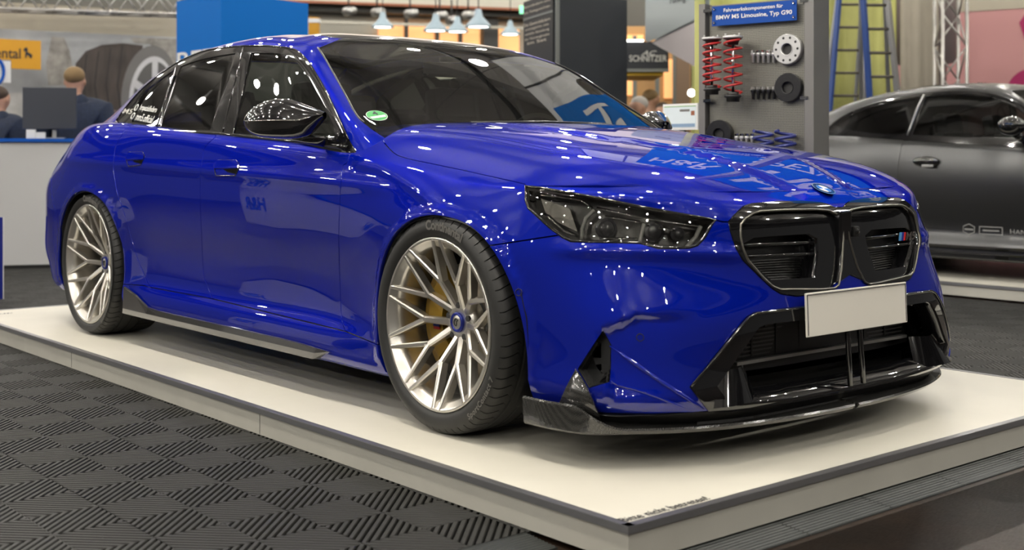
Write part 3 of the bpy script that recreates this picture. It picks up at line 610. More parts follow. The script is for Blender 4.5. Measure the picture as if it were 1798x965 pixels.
ws_l = gpx([(558, 84), (570, 102), (586, 130), (604, 162), (620, 192), (630, 207), (640, 216)], 4, umin=0, umax=6.5, vmin=.3, vmax=6)
hd = [GREEN.find('xw', p, umin=0, umax=6, vmin=3, vmax=7.5) for p in [(.142, .48), (.158, .35), (.166, .2), (.168, .06)]]
ws_uv = [(0, 0), (0, hd[-1][1])]+hd[::-1]+ws_l+[(ws_l[-1][0]-.1, .7), (ws_l[-1][0]-.3, 0)]
rf = [GREEN.find('xw', p, umin=0, umax=17, vmin=3.5) for p in crom([(.12, .525), (0, .525), (-.2, .535), (-.5, .54), (-.9, .535), (-1.2, .49)], 3)]
rr = [GREEN.find('xw', p, umin=10, umax=17, vmin=3) for p in [(-1.22, .4), (-1.2, .2)]]
roof_uv = [(0, hd[-1][1])]+hd[::-1]+rf+rr+[(17, rr[-1][1]), (17, 8), (0, 8)]
rw = [GREEN.find('xw', p, umin=10, umax=17, vmin=.2) for p in [(-1.25, .43), (-1.5, .50), (-1.75, .575), (-1.95, .63)]]
rw_uv = [(17, rr[-1][1]-.1)]+[(u, v-.1) for u, v in rr[::-1]]+rw+[(rw[-1][0], 0), (17, 0)]
PG = cut_skin(GREEN, [('fglass', f_uv), ('rglass', r_uv), ('qglass', q_uv), ('dlo', dlo_uv), ('ws', ws_uv), ('rw', rw_uv), ('roof', roof_uv)])
G = dict(skin=GREEN, pcs=PG)
put('roof_rail', 'rest', **G); put('window_trim', 'dlo', 'gloss_black', **G, gap=0, off=.002)
put('front_window', 'fglass', 'glass_front', **G, gap=0, off=-.003, flange=False); put('rear_door_window', 'rglass', 'glass_dark', **G, gap=0, off=-.003, flange=False); put('quarter_window', 'qglass', 'glass_dark', **G, gap=0, off=-.003, flange=False)
put('windshield', 'ws', 'glass_screen', two=False, **G, gap=0, off=-.001, flange=False); put('rear_window', 'rw', 'glass_rear', two=False, **G, gap=0, flange=False)
put('roof_panel', 'roof', 'carbon_roof', two=False, **G, gap=.002)
# ================================================================ wheels
def bar(mb, pts, wid, dep, up, smooth=False):
    """rectangular bar along pts; wid across, dep along -up; top edges chamfered"""
    P = [Vector(p) for p in pts]; N = len(P); rings = []
    for i, p in enumerate(P):
        t = (P[min(i+1, N-1)]-P[max(i-1, 0)]).normalized(); u_ = Vector(up[i] if isinstance(up, list) else up); s_ = t.cross(u_).normalized(); n = s_.cross(t).normalized()
        wd = wid[i]; d = dep[i]; c = wd*.22
        rings.append([p+s_*(wd/2-c), p+s_*wd/2-n*c*1.2, p+s_*wd*.44-n*d, p-s_*wd*.44-n*d, p-s_*wd/2-n*c*1.2, p-s_*(wd/2-c)])
    v = [q for r in rings for q in r]; f = []
    for i in range(N-1):
        for k in range(6): f.append((i*6+k, i*6+(k+1) % 6, (i+1)*6+(k+1) % 6, (i+1)*6+k))
    f += [tuple(range(5, -1, -1)), tuple((N-1)*6+k for k in range(6))]
    mb.add(v, f, smooth)
def tyre_mesh(R, Rb, wd):
    """local: axle = y, outer face at y=0 (towards -y), inner at y=wd"""
    prof = [(Rb-.004, .016), (Rb+.004, .004), (Rb+.02, -.006), (Rb+.042, -.008), (R-.022, -.002), (R-.010, .008), (R-.004, .018), (R-.001, .034), (R, .055), (R, .071), (R-.007, .073), (R-.007, .081), (R, .083), (R, .122), (R-.007, .124), (R-.007, .133), (R, .135), (R, .172), (R-.007, .174), (R-.007, .182), (R, .184), (R, wd-.05), (R-.001, wd-.034), (R-.005, wd-.016), (R-.022, wd-.0), (Rb+.03, wd+.006), (Rb, wd-.02)]
    nb = 62; sub = 5; n = nb*sub; v = []; f = []
    for j, (r, h) in enumerate(prof):
        for i in range(n):
            k = i % sub; a = 2*PI*(i-k+[0, .26, 2.2, 3.6, 4.98][k]*1.0)/n if False else 2*PI*(i//sub+[0, .02, .10, .12, .6][k])/nb
            sk = 0.0
            if 5 <= j <= 8: sk = (h-.008)*1.6
            rr = r
            if 5 <= j <= 8 and k in (1, 2): rr = r-(.0075 if k in (1, 2) else 0)
            if len(prof)-7 <= j <= len(prof)-3 and k in (1, 2): rr = r-.0075
            a += sk*.6
            v.append((rr*math.cos(a), h, rr*math.sin(a)))
    m_ = len(prof)
    for j in range(m_-1):
        for i in range(n): f.append((j*n+i, j*n+(i+1) % n, (j+1)*n+(i+1) % n, (j+1)*n+i))
    return MB().add(v, f, True)
def ring_text(name, body, mat_, parent, r, ang, h, y, flip=False, bold=.002, spacing=1.0):
    """text along the sidewall, centred at angle ang (deg, 0 = car front, 90 = top), reading as seen from outside on the right-hand side"""
    v, f = text_tris(body, h, align='CENTER', bold=bold*h/.03, spacing=spacing)
    s_ = -1 if flip else 1
    def fr(a, b):
        rr = r+s_*(b-h*.35); an = math.radians(ang)+s_*(-a)/r*1.0
        return (rr*math.cos(an), y-.0006, rr*math.sin(an))
    mb = MB(); mb.add([fr(a, b) for a, b in v], f); return mb.build(name, mat_, parent, fix=False)
def make_wheel(R, RL, wd, brake, front, caliper=True):
    """parts with the wheel centre as origin; outer side faces -y; lip plane y=0"""
    P = []
    t = tyre_mesh(R, RL-.004, wd).build('tire', 'rubber', car, fix=True); P.append(t); t.data.set_sharp_from_angle(angle=.55)
    HUBY = .098
    rim = MB().lathe([(RL-.036, .030), (RL-.030, .014), (RL-.013, .006), (RL-.011, .0005), (RL-.002, -.0015), (RL+.0005, .002), (RL-.002, .012)], 96, axis='y')
    rim.lathe([(RL-.036, .030), (RL-.040, .05), (RL-.034, .09), (RL-.042, .15), (RL-.038, wd-.03), (RL-.01, wd-.01)], 96, axis='y')
    rim_o = rim.build('rim', 'silver_rim', car, fix=True); P.append(rim_o)
    # hub dish with a bore for the cap
    hub = MB().lathe([(.030, HUBY-.002), (.036, HUBY-.006), (.060, HUBY-.004), (.078, HUBY+.008), (.082, HUBY+.045), (.02, HUBY+.05)], 48, axis='y'); hub.build('hub', 'silver_rim', rim_o)
    yo = lambda r: HUBY*(1-((r-.05)/(RL-.03-.05))**.72)+.004 if r > .05 else HUBY
    for k in range(10):
        pc = (k//2)*72+18+36; sgn = -1 if k % 2 == 0 else 1
        a0, a1 = pc+sgn*9.5, pc+sgn*18
        mb = MB()
        def pt(r, a, dy=0): a = math.radians(a); return (r*math.cos(a), yo(r)+dy, r*math.sin(a))
        rY = .150*RL/.288; rm = .10*RL/.288
        bar(mb, [pt(.040, a0), pt(rY, a1)], [.027, .022], [.036, .030], (0, -1, 0))
        for s2 in (-1, 1):
            e = a1+s2*14.2
            bar(mb, [pt(rY-.010, a1+s2*.5), pt(RL-.010, e)], [.0195, .0135], [.030, .036], (0, -1, 0))
        mb.build('spoke', 'silver_rim', rim_o)
        # thin rib that fills the fork
    for k in range(5):
        a = math.radians(k*72+18); c = (.056*math.cos(a), .056*math.sin(a))
        lb = MB().lathe([(.0, -.004), (.010, -.004), (.0115, -.001), (.0115, .016), (.0, .016)], 6, (c[0], HUBY-.004, c[1]), 'y', False); lb.build('lug_bolt', 'dark_metal', rim_o)
    cap = MB().lathe([(.0, -.004), (.022, -.004), (.0235, -.003)], 32, (0, HUBY-.008, 0), 'y'); cap.build('center_cap', 'silver_rim', rim_o)
    cr = MB().lathe([(.0235, -.004), (.025, -.0055), (.032, -.0055), (.0335, -.003), (.0335, .012)], 40, (0, HUBY-.008, 0), 'y'); cr.build('cap_ring', 'cap_blue', rim_o)
    em = MB(); em.tube([(.012*math.cos(q)*.8-.002, 0, .012*math.sin(q)) for q in np.linspace(.6, 5.0, 14)], .0018, 6); em.tube([(-.006, 0, .010), (.002, 0, 0), (.010, 0, .010)], .0018, 6); em.tube([(.002, 0, 0), (.001, 0, -.011)], .0018, 6)
    em.build('cap_emblem', 'trim_black', rim_o, loc=(0, HUBY-.0125, 0))
    rb = MB().lathe([(.06, .155), (brake, .150), (brake, .152), (brake, .178), (.06, .178)], 72, axis='y'); d = rb.build('brake_disc', 'brake_steel', car, fix=True); P.append(d)
    hat = MB().lathe([(.02, .145), (.075, .145), (.085, .16), (.085, .18)], 40, axis='y').build('disc_hat', 'dark_metal', d)
    if front:
        # fixed caliper behind the axle
        a0, a1 = math.radians(128), math.radians(228); pr = [(brake-.085, .112), (brake-.02, .104), (brake+.024, .122), (brake+.026, .20), (brake-.085, .20)]
        cal = MB().lathe(pr+[pr[0]], 18, axis='y', a0=a0, a1=a1, smooth=False)
        for aa in (a0, a1): cal.add([(r*math.cos(aa), h, r*math.sin(aa)) for r, h in pr], [(0, 1, 2, 3, 4)])
        co = cal.build('brake_caliper', 'caliper_gold', car); P.append(co)
        st = MB()
        for q, cm in ((0, 'tag_cyan'), (1, 'tag_blue'), (2, 'tag_red')):
            aa = math.radians(186+q*4); c = ((brake-.06)*math.cos(aa), .105, (brake-.06)*math.sin(aa))
            MB().box(c, (.034, .002, .010), 0, 0).build('caliper_stripe', cm, co)
    else:
        a0, a1 = math.radians(-40), math.radians(35); pr = [(brake-.08, .122), (brake+.02, .122), (brake+.022, .20), (brake-.08, .20)]
        cal = MB().lathe(pr+[pr[0]], 12, axis='y', a0=a0, a1=a1, smooth=False); co = cal.build('brake_caliper', 'caliper_gold', car); P.append(co)
    rs = R*.5+RL*.5+.002
    ring_text('tire_lettering', 'Continental', 'tire_print', t, rs+.002, 80, .043, -.0085, bold=.0012)
    ring_text('tire_lettering', 'SportContact 7', 'tire_print', t, rs+.003, -40, .027, -.0082, flip=True, bold=.0008, spacing=1.1)
    return P
TR = .3622
def place(P, x, w, rs=0.0, first=True, left=False):
    out = P if first else []
    if not first:
        for o in P: out.append(copy_tree(o, car))
    for o in out:
        o.location = (x, -w if not left else w, TR); o.rotation_euler = (0, 0, PI if left else 0)
        if o.name.startswith(('tire', 'rim')): o.rotation_euler = (0, rs, PI if left else 0)
    return out
wf = make_wheel(TR, .288, .285, .20, True); wr = make_wheel(TR, .3065, .295, .19, False)
place(wf, 1.503, .972, 0); place(wf, 1.503, .972, .3, False, True); place(wr, -1.503, .975, math.radians(0)); place(wr, -1.503, .975, .7, False, True)
# wheel housings
for x, s_ in ((1.503, -1), (1.503, 1), (-1.503, -1), (-1.503, 1)):
    mb = MB(); n = 22; v = []; f = []; cx = x+(.045 if x > 0 else 0.0); r = .40
    for i in range(n+1):
        a = math.radians(-32+244*i/n); v += [(cx+r*math.cos(a)*1.005, s_*.955, .345+r*math.sin(a)*.93), (cx+r*math.cos(a), s_*.60, .345+r*math.sin(a)*.95)]
    for i in range(n): f.append((2*i, 2*i+2, 2*i+3, 2*i+1))
    mb.add(v, f, True); b = len(mb.v); mb.add([(cx, s_*.60, .345)]+[v[2*i+1] for i in range(n+1)], [(0, i+1, i+2) for i in range(n)])
    mb.build('wheel_housing', 'trim_black', car)
# ================================================================ front end details
def P3(uv, off=0.0, skin=None):
    sk = skin or BODY; uv = np.array(uv, float).reshape(-1, 2); P = sk.ev(uv[:, 0], uv[:, 1])+sk.nrm(uv[:, 0], uv[:, 1])*off; return P*[1, -1, 1]
def px3(pts, off=0.0, **k): return P3(bpx(pts, **k), off)
FR = dict(umax=9, vmin=.5, vmax=11.4)
def mtube(name, pts, r, m, parent, n=6, closed=False, lr=True, flat=1.0):
    o = MB().tube(pts, r, n, closed, flat=flat).build(name, m, parent)
    if lr: MB().tube([(p[0], -p[1], p[2]) for p in pts], r, n, closed, flat=flat).build(name, m, parent)
    return o
# --- kidney grille
ring_px = [(1299.5, 394), (1308, 384), (1321, 375.5), (1333, 371.8), (1376, 369.3), (1434, 368.5), (1455, 370.5), (1468, 377), (1477, 389), (1479, 420), (1476, 472), (1471, 500), (1464, 506), (1440, 508), (1369, 508.5), (1355, 503), (1339, 488), (1312, 457), (1303, 437), (1299, 415)]
ring_uv = bpx(lin(ring_px, 8, True), **FR)
open_px = [(1308, 427), (1328, 416), (1376, 412.5), (1425, 409.5), (1441, 418.5), (1441.5, 440), (1436, 486), (1396, 488.5), (1358, 490.5), (1331, 467.5), (1312, 446)]
open_uv = bpx(lin(open_px, 8, True), **FR)
sub = cut_skin(BODY, [('open', open_uv), ('face', ring_uv), ('kid', kid_uv)], du=.1, dv=.1, u1=6, v0=3, v1=11.5)
grille = mesh_obj('kidney_grille', both(panel(BODY, sub['kid'], gap=.001, depth=.045, off=.004)), 'gloss_black', car)
for fn in (lambda p: p, mir):
    mesh_obj('grille_face', [fn(panel(BODY, sub['face'], gap=.0, depth=.09, off=-.010))], 'gloss_black', grille)
    mesh_obj('grille_mesh', [fn(panel(BODY, sub['open'], gap=.0, off=-.085, flange=False))], 'trim_black', grille)
mtube('grille_ring', P3(ring_uv, .004), .0040, 'ring_metal', grille, 6, True)
for a, b, r in (((1309, 430), (1437, 425), .008), ((1317, 450), (1438, 444.5), .007)):
    pp = px3(lin([a, b], 14), -.022, **FR); mtube('grille_slat', pp, r, 'gloss_black', grille, 8, flat=.6)
for q in range(9):
    t = q/8; a = (1322+t*22, 456+t*31); b = (1438-2*t, 450+t*35)
    pp = px3(lin([a, b], 20), -.075, **FR); mtube('radiator_bar', pp, .0022, 'dark_metal', grille, 4)
# central bridge block, camera and M5 badge
MB().box((2.405, 0, .655), (.03, .062, .17)).build('grille_bridge', 'gloss_black', grille, bevel=.006)
MB().box((2.417, .055, .672), (.012, .030, .034)).build('camera_housing', 'trim_black', grille, bevel=.004)
MB().lathe([(0, .006), (.007, .006), (.009, 0)], 16, (2.423, .055, .672), 'x').build('camera_lens', 'gloss_black', grille)
def left_fr(px_, py_, off):     # frame on the far half of the fascia at a pixel traced for the near half
    pass
bx_, bz_ = 2.397, .628
for q, cm in enumerate(('tag_cyan', 'tag_blue', 'tag_red')):
    y = .335+q*.0125; mb = MB(); mb.prism([(y, bz_), (y+.0105, bz_), (y+.0165, bz_+.028), (y+.006, bz_+.028)], 0, .004, lambda a, b, t: (bx_+t-.02*(a-.33), a, b)); mb.build('badge_stripe', cm, grille)
text_obj('badge_letters', 'M5', 'chrome', lambda a, b: (bx_+.004-.1*a, .375+a+b*.2, bz_+b), .04, grille, fit=(.062, .028), bold=.02)
# --- lower intake
op_px = [(1258, 678), (1294, 627), (1331, 575), (1344, 569.5), (1380, 565), (1414, 561.5), (1450, 557)]
opb_px = [(1440, 690), (1390, 699.5), (1300, 709), (1284, 709)]
oa = bpx(lin(op_px, 8), **FR); ob = bpx(lin(opb_px, 8), **FR)
op_uv = oa+[(0, oa[-1][1]), (0, ob[0][1])]+ob
sub2 = cut_skin(BODY, [('open', op_uv), ('frame', int_uv)], du=.1, dv=.1, u1=6, v0=.5, v1=8)
intake = mesh_obj('lower_grille', both(panel(BODY, sub2['frame'], gap=.001, depth=.07, off=.006)), 'gloss_black', car)
mesh_obj('intake_backing', both(panel(BODY, sub2['open'], gap=0, off=-.13, flange=False)), 'trim_black', intake)
mtube('intake_edge', P3(bpx(lin([(1213, 677), (1312, 557), (1325, 550), (1411, 539.5), (1450, 535)], 10), **FR), .010), .004, 'gloss_black', intake)
for s_ in (-1, 1):
    mb = MB(); mb.tube([(2.425, s_*.030, .47), (2.447, s_*.033, .36), (2.46, s_*.036, .185)], .009, 8); mb.build('intake_strut', 'gloss_black', intake)
    # air deflector flaps with a curved face
    v = []; f = []; n = 10
    for i in range(n+1):
        t = i/n; wz = .59-.15*t; xx = 2.345+.060*math.sin(PI*(.25+.6*t)); 
        v += [(xx-.01, s_*(wz-.02*(1-t)+.01), .285), (xx+.028, s_*(wz+(.055 if t < .5 else .055*(1-t)*2)*(1-t)-.012*t), .185)]
    for i in range(n): f.append((2*i, 2*i+2, 2*i+3, 2*i+1))
    MB().add(v, f, True).build('air_deflector', 'gloss_black', intake)
    MB().prism([(.33, .418), (.40, .40), (.405, .425), (.36, .437)], 0, .02, lambda a, b, t: (2.395+t-.08*(a-.33), s_*a, b)).build('tow_cover', 'gloss_black', intake)
for q in range(12):
    z = .30+q*.0125; MB().box((2.32, -.27, z), (.006, .40, .005)).build('intake_bar', 'dark_metal', intake); MB().box((2.32, .27, z), (.006, .40, .005)).build('intake_bar', 'dark_metal', intake)
MB().box((2.34, 0, .285), (.02, .92, .010)).build('intake_bar', 'steel', intake)
for y in (-.36, -.24, -.12, .12, .24, .36): MB().box((2.322, y, .37), (.008, .006, .15)).build('intake_bar', 'trim_black', intake)
# --- number plate (blank), in front of the bumper
pl = MB().box((2.478, -.02, .432), (.006, .545, .134), 0, -.04).build('license_plate', 'plate_white', car, bevel=.002)
fr_ = MB()
for (c, d) in (((2.4815, -.02, .4935), (.002, .533, .0022)), ((2.4815, -.02, .3705), (.002, .533, .0022)), ((2.4815, -.286, .432), (.002, .0022, .124)), ((2.4815, .246, .432), (.002, .0022, .124))): fr_.box(c, d, 0, -.04 if d[2] > .01 else 0)
fr_.build('plate_border', 'plate_ink', pl)
MB().box((2.455, -.02, .432), (.04, .40, .09)).build('plate_holder', 'trim_black', car)
# --- air curtain openings, blue floor fin and carbon winglets
mesh_obj('air_curtain', [panel(BODY, PC['curtain'], gap=0, off=-.06, flange=False)], 'trim_black', car); mesh_obj('air_curtain', [mir(panel(BODY, PC['curtain'], gap=0, off=-.06, flange=False))], 'trim_black', car)
cw0, cw1 = P3(cur_uv, .0), P3(cur_uv, -.062)
for sg in (1, -1):
    n = len(cw0); v = [(p[0], p[1]*sg, p[2]) for p in cw0]+[(p[0], p[1]*sg, p[2]) for p in cw1]; MB().add(v, [(i, (i+1) % n, n+(i+1) % n, n+i) for i in range(n)], False).build('curtain_duct', 'gloss_black', car)
def tri_strip(name, A, B, m, lr=True, thick=None):
    """ruled surface between polylines A and B (right side), mirrored"""
    n = len(A); v = []; 
    for p, q in zip(A, B): v += [tuple(p), tuple(q)]
    f = [(2*i, 2*i+2, 2*i+3, 2*i+1) for i in range(n-1)]
    for s_ in ((1, -1) if lr else (1,)):
        o = MB().add([(p[0], p[1]*s_, p[2]) for p in v], f, True).build(name, m, car)
        if thick:
            md = o.modifiers.new('thickness', 'SOLIDIFY'); md.thickness = thick; md.offset = 0
# front splitter lip: swept section along the lower outline
LIP = crom([(1.93, .945), (2.05, .94), (2.17, .905), (2.25, .81), (2.33, .68), (2.395, .50), (2.43, .30), (2.445, .12), (2.446, .012)], 5)
def lip_sec(k, p, nrm_):
    x, w_ = p; ox, ow = nrm_
    sidez = 1-smoothstep(2.12, 2.24, x)
    top = .124+.066*float(sidez); bot = .106-.002*float(sidez); o = .016
    return [(x-ox*.06, w_-ow*.06, .128+.02*float(sidez)), (x+ox*(o-.004), w_+ow*(o-.004), top), (x+ox*o, w_+ow*o, top-.006), (x+ox*(o-.006), w_+ow*(o-.006), bot+.006), (x+ox*(o-.012), w_+ow*(o-.012), bot), (x-ox*.16, w_-ow*.16, bot+.004)]
def sweep(path, sec, name, m, sgn):
    v = []; f = []; N = len(path); ns = None
    for i, p in enumerate(path):
        a, b = path[max(i-1, 0)], path[min(i+1, N-1)]; t = np.array(b)-np.array(a); t = t/np.linalg.norm(t); nn = (-t[1]*1.0, t[0]) 
        if nn[0]*1+nn[1]*1 < 0: nn = (-nn[0], -nn[1])
        s_ = sec(i/(N-1), p, nn); ns = len(s_); v += [(q[0], sgn*q[1], q[2]) for q in s_]
    for i in range(N-1):
        for k in range(ns-1): f.append((i*ns+k, i*ns+k+1, (i+1)*ns+k+1, (i+1)*ns+k))
    f.append(tuple(range(ns))); f.append(tuple((N-1)*ns+k for k in range(ns)))
    return MB().add(v, f, False).build(name, m, car)
for sg in (-1, 1): sweep(LIP, lip_sec, 'splitter_lip', 'carbon', sg)
# carbon fin in front of the wheel
finA = px3(lin([(1014, 647), (1034, 680), (1058, 733)], 14), .012, **FR); finB = px3(lin([(1014, 649), (998, 678), (981, 711)], 14), .010, **FR)
n_ = min(len(finA), len(finB)); tri_strip('canard', finA[np.linspace(0, len(finA)-1, 8).astype(int)], finB[np.linspace(0, len(finB)-1, 8).astype(int)], 'carbon', thick=.008)
# blue blade that runs from the opening to the lower corner of the grille
blA = px3(lin([(1068, 671), (1110, 683), (1160, 699), (1206, 714)], 8), .012, **FR); mtube('bumper_blade', blA, [.004]*(len(blA)-3)+[.003, .002, .001], 'blue_paint', car, 8, flat=.5)
blB = px3(lin([(1071, 607), (1110, 634), (1160, 668), (1236, 717)], 8), .002, **FR); mtube('bumper_blade', blB, [.002]*3+[.006]*(len(blB)-5)+[.004, .001], 'blue_paint', car, 8, flat=.5)
# --- badge on the bonnet
ec = BODY.ev([0.0], [BODY.find('xw', (2.330, 0.0), umax=.6, vmin=9.5)[1]])[0]; en = Vector((.42, 0, .907)).normalized()
eu = Vector((.907, 0, -.42)); 
def disc(name, r0, r1, m, h, parent, a0=0.0, a1=2*PI, n=40):
    mb = MB(); v = []; f = []
    for i in range(n+1):
        a = a0+(a1-a0)*i/n; d = eu*math.cos(a)+Vector((0, 1, 0))*math.sin(a); c = Vector(ec)+en*h; v += [c+d*r0, c+d*r1]
    for i in range(n): f.append((2*i, 2*i+1, 2*i+3, 2*i+2))
    return mb.add(v, f, True).build(name, m, parent)
em = disc('hood_emblem', .0, .041, 'gloss_black', .003, car); disc('emblem_ring', .037, .0415, 'chrome', .0042, em); disc('emblem_ring', .0245, .0265, 'chrome', .0042, em)
for q in range(4): disc('emblem_quarter', 0, .0245, 'emblem_white' if q % 2 else 'emblem_blue', .0040, em, q*PI/2, (q+1)*PI/2, 12)
for q, ch in enumerate('BMW'):
    a = PI/2*(1-q)*.55; d = -eu*math.cos(a)+Vector((0, 1, 0))*math.sin(-a); tn = eu*math.sin(-a)*-1+Vector((0, 1, 0))*math.cos(a)
    c = Vector(ec)+en*.0046+d*.0315; tx = Vector((0, -1, 0)); text_obj('emblem_letter', ch, 'chrome', plane_fr(c-d*.004+tx*-.0035*-1, -tx*1.0, d, 0), .011, em, fit=(.007, .0085))
# --- headlights
for fn in (lambda p: p, mir):
    hb = mesh_obj('headlight', [fn(panel(BODY, PC['hl'], gap=.0015, depth=.03, off=-.055, flange=False))], 'lamp_dark', car)
    mesh_obj('lamp_lens', [fn(panel(BODY, PC['hl'], gap=.003, depth=.05, off=-.001))], 'glass_lamp', hb)
    sg = 1 if fn is not mir else -1
    def q3(pts, off): return [(p[0], p[1]*sg, p[2]) for p in px3(pts, off, umax=12, vmin=5, vmax=11.4)]
    rim_ = q3(lin(HL, 9, True), -.002); MB().tube(rim_, .0055, 6, True).build('lamp_bezel', 'gloss_black', hb)
    for pts, r in (([(1041, 366), (1026, 380), (1019, 400), (1018, 418)], .006), ([(1131, 390), (1126, 410), (1123, 423)], .006), ([(1234, 395), (1225, 415), (1208, 430)], .007)):
        MB().tube(q3(lin(pts, 5), -.018), r, 8).build('light_guide', 'guide_white', hb)
    for c, r in (((1060, 397), .026), ((1150, 402), .026), ((1194, 406), .018)):
        p = Vector(q3([c], -.036)[0]); n = Vector(BODY.nrm(*[[k] for k in BODY.find('px', c, umax=12, vmin=5, vmax=11.4)])[0]*[1, -1, 1]); n = Vector((n[0], n[1]*sg, n[2])); n = (n+Vector((.8, 0, 0))).normalized()
        x = n.orthogonal().normalized(); y = n.cross(x); mb = MB(); v = []; f = []; pr = [(r*1.25, -.004), (r*1.22, .006), (r, .004), (r*.9, .012), (r*.6, .018), (0.0001, .020)]; ns = 20
        for rr, hh in pr: v += [p+(x*math.cos(2*PI*i/ns)+y*math.sin(2*PI*i/ns))*rr+n*hh for i in range(ns)]
        for j in range(len(pr)-1):
            for i in range(ns): f.append((j*ns+i, j*ns+(i+1) % ns, (j+1)*ns+(i+1) % ns, (j+1)*ns+i))
        mb.add(v, f, True).build('projector', 'projector_glass', hb)
    for pts in ([(935, 335), (1018, 352), (1036, 362)], [(1045, 362), (1140, 380), (1240, 395)], [(950, 372), (985, 402), (1010, 412)], [(1050, 415), (1118, 416)], [(1060, 376), (1124, 386)], [(1135, 392), (1190, 402)]):
        MB().tube(q3(lin(pts, 9), -.022), .0045, 6, flat=.4).build('lamp_trim', 'dark_chrome', hb)
    A = q3(lin([(940, 345), (1012, 368)], 9), -.03); B = q3(lin([(952, 378), (1008, 404)], 9), -.03); k = min(len(A), len(B)); v = [x for a, b in zip(A[:k], B[:k]) for x in (a, b)]
    MB().add(v, [(2*i, 2*i+2, 2*i+3, 2*i+1) for i in range(k-1)], True).build('lamp_reflector', 'lamp_reflect', hb)
# --- parking sensors
for c in ((911, 513), (1124, 592)):
    for sg in (1, -1):
        uv = BODY.find('px', c, **FR); p = Vector(P3([uv], .001)[0]); n = Vector(BODY.nrm([uv[0]], [uv[1]])[0]*[1, -1, 1]); x = n.orthogonal().normalized(); y = n.cross(x)
        MB().tube([p+(x*math.cos(a)+y*math.sin(a))*.0105 for a in np.linspace(0, 2*PI, 20)[:-1]], .0012, 5, True).build('parking_sensor', 'trim_black', car)
        break
# ================================================================ sides: skirts, handles, mirrors, wipers, interior
# carbon side skirt
for sg in (-1, 1):
    v = []; f = []; xs = np.linspace(-1.05, .74, 14)
    for i, x in enumerate(xs):
        fr0 = float(smoothstep(.55, .74, x)); up = float(1-smoothstep(-1.05, -.72, x))
        v += [(x, sg*.915, .150), (x+.10*fr0, sg*.967, .203-.010*fr0+.080*up), (x+.10*fr0, sg*.974, .200-.008*fr0+.079*up), (x, sg*.978, .176), (x-.02, sg*.972, .150), (x-.02, sg*.90, .146)]
    for i in range(len(xs)-1):
        for k in range(5): f.append((i*6+k, i*6+k+1, (i+1)*6+k+1, (i+1)*6+k))
    f += [tuple(range(6)), tuple((len(xs)-1)*6+k for k in range(6))]
    MB().add(v, f, False).build('side_skirt', 'carbon', car)
    MB().box((.93, sg*.944, .166), (.20, .012, .018), 0, .03).build('skirt_slot', 'trim_black', car, bevel=.003)
# underbody
MB().box((0, 0, .19), (4.2, 1.62, .06)).build('underbody', 'trim_black', car)
MB().box((2.22, 0, .30), (.10, 1.1, .36)).build('radiator_core', 'trim_black', car)
MB().box((2.20, 0, .62), (.10, .95, .25)).build('radiator_core', 'trim_black', car)
# door handles: flush pull, the cup's dark reflection painted as a black wedge
for px_, hi, lo in (((374.6, 288.5), [(375.5, 289), (383, 281), (415, 281), (421, 290), (420, 295), (377, 296)], [(392, 297), (419, 295.5), (414, 305), (400, 302)]), ((220, 275), [(221, 276), (226.5, 267), (250.5, 266.5), (254, 273), (252, 280), (222, 281)], [(232, 282), (252, 280.5), (248, 287.5), (238, 285)])):
    for fn in (1, -1):
        A = px3(hi, .004, umin=10, umax=22, vmin=3, vmax=11); c = A.mean(0)
        v = [(p[0], p[1]*fn, p[2]) for p in A]; n = len(v)
        v2 = [(p[0], p[1]*fn+fn*.012, p[2]) for p in A]
        mb = MB().add(v+v2, [tuple(range(n))]+[(i, (i+1) % n, n+(i+1) % n, n+i) for i in range(n)]); h = mb.build('door_handle', 'blue_paint', car, bevel=.0015)
        B = px3(lo, .0015, umin=10, umax=22, vmin=3, vmax=11); MB().add([(p[0], p[1]*fn, p[2]) for p in B], [tuple(range(len(B)))]).build('cup_reflection', 'gloss_black', h)
        O = px3(lin(hi[:5]+([(413.5, 308), (379, 308)] if hi[0][0] > 300 else [(247.5, 289), (226, 292)])+hi[5:6], 3, True), .0012, umin=10, umax=22, vmin=3, vmax=11); MB().tube([(p[0], p[1]*fn, p[2]) for p in O], .0020, 5, True).build('handle_seam', 'gloss_black', h)
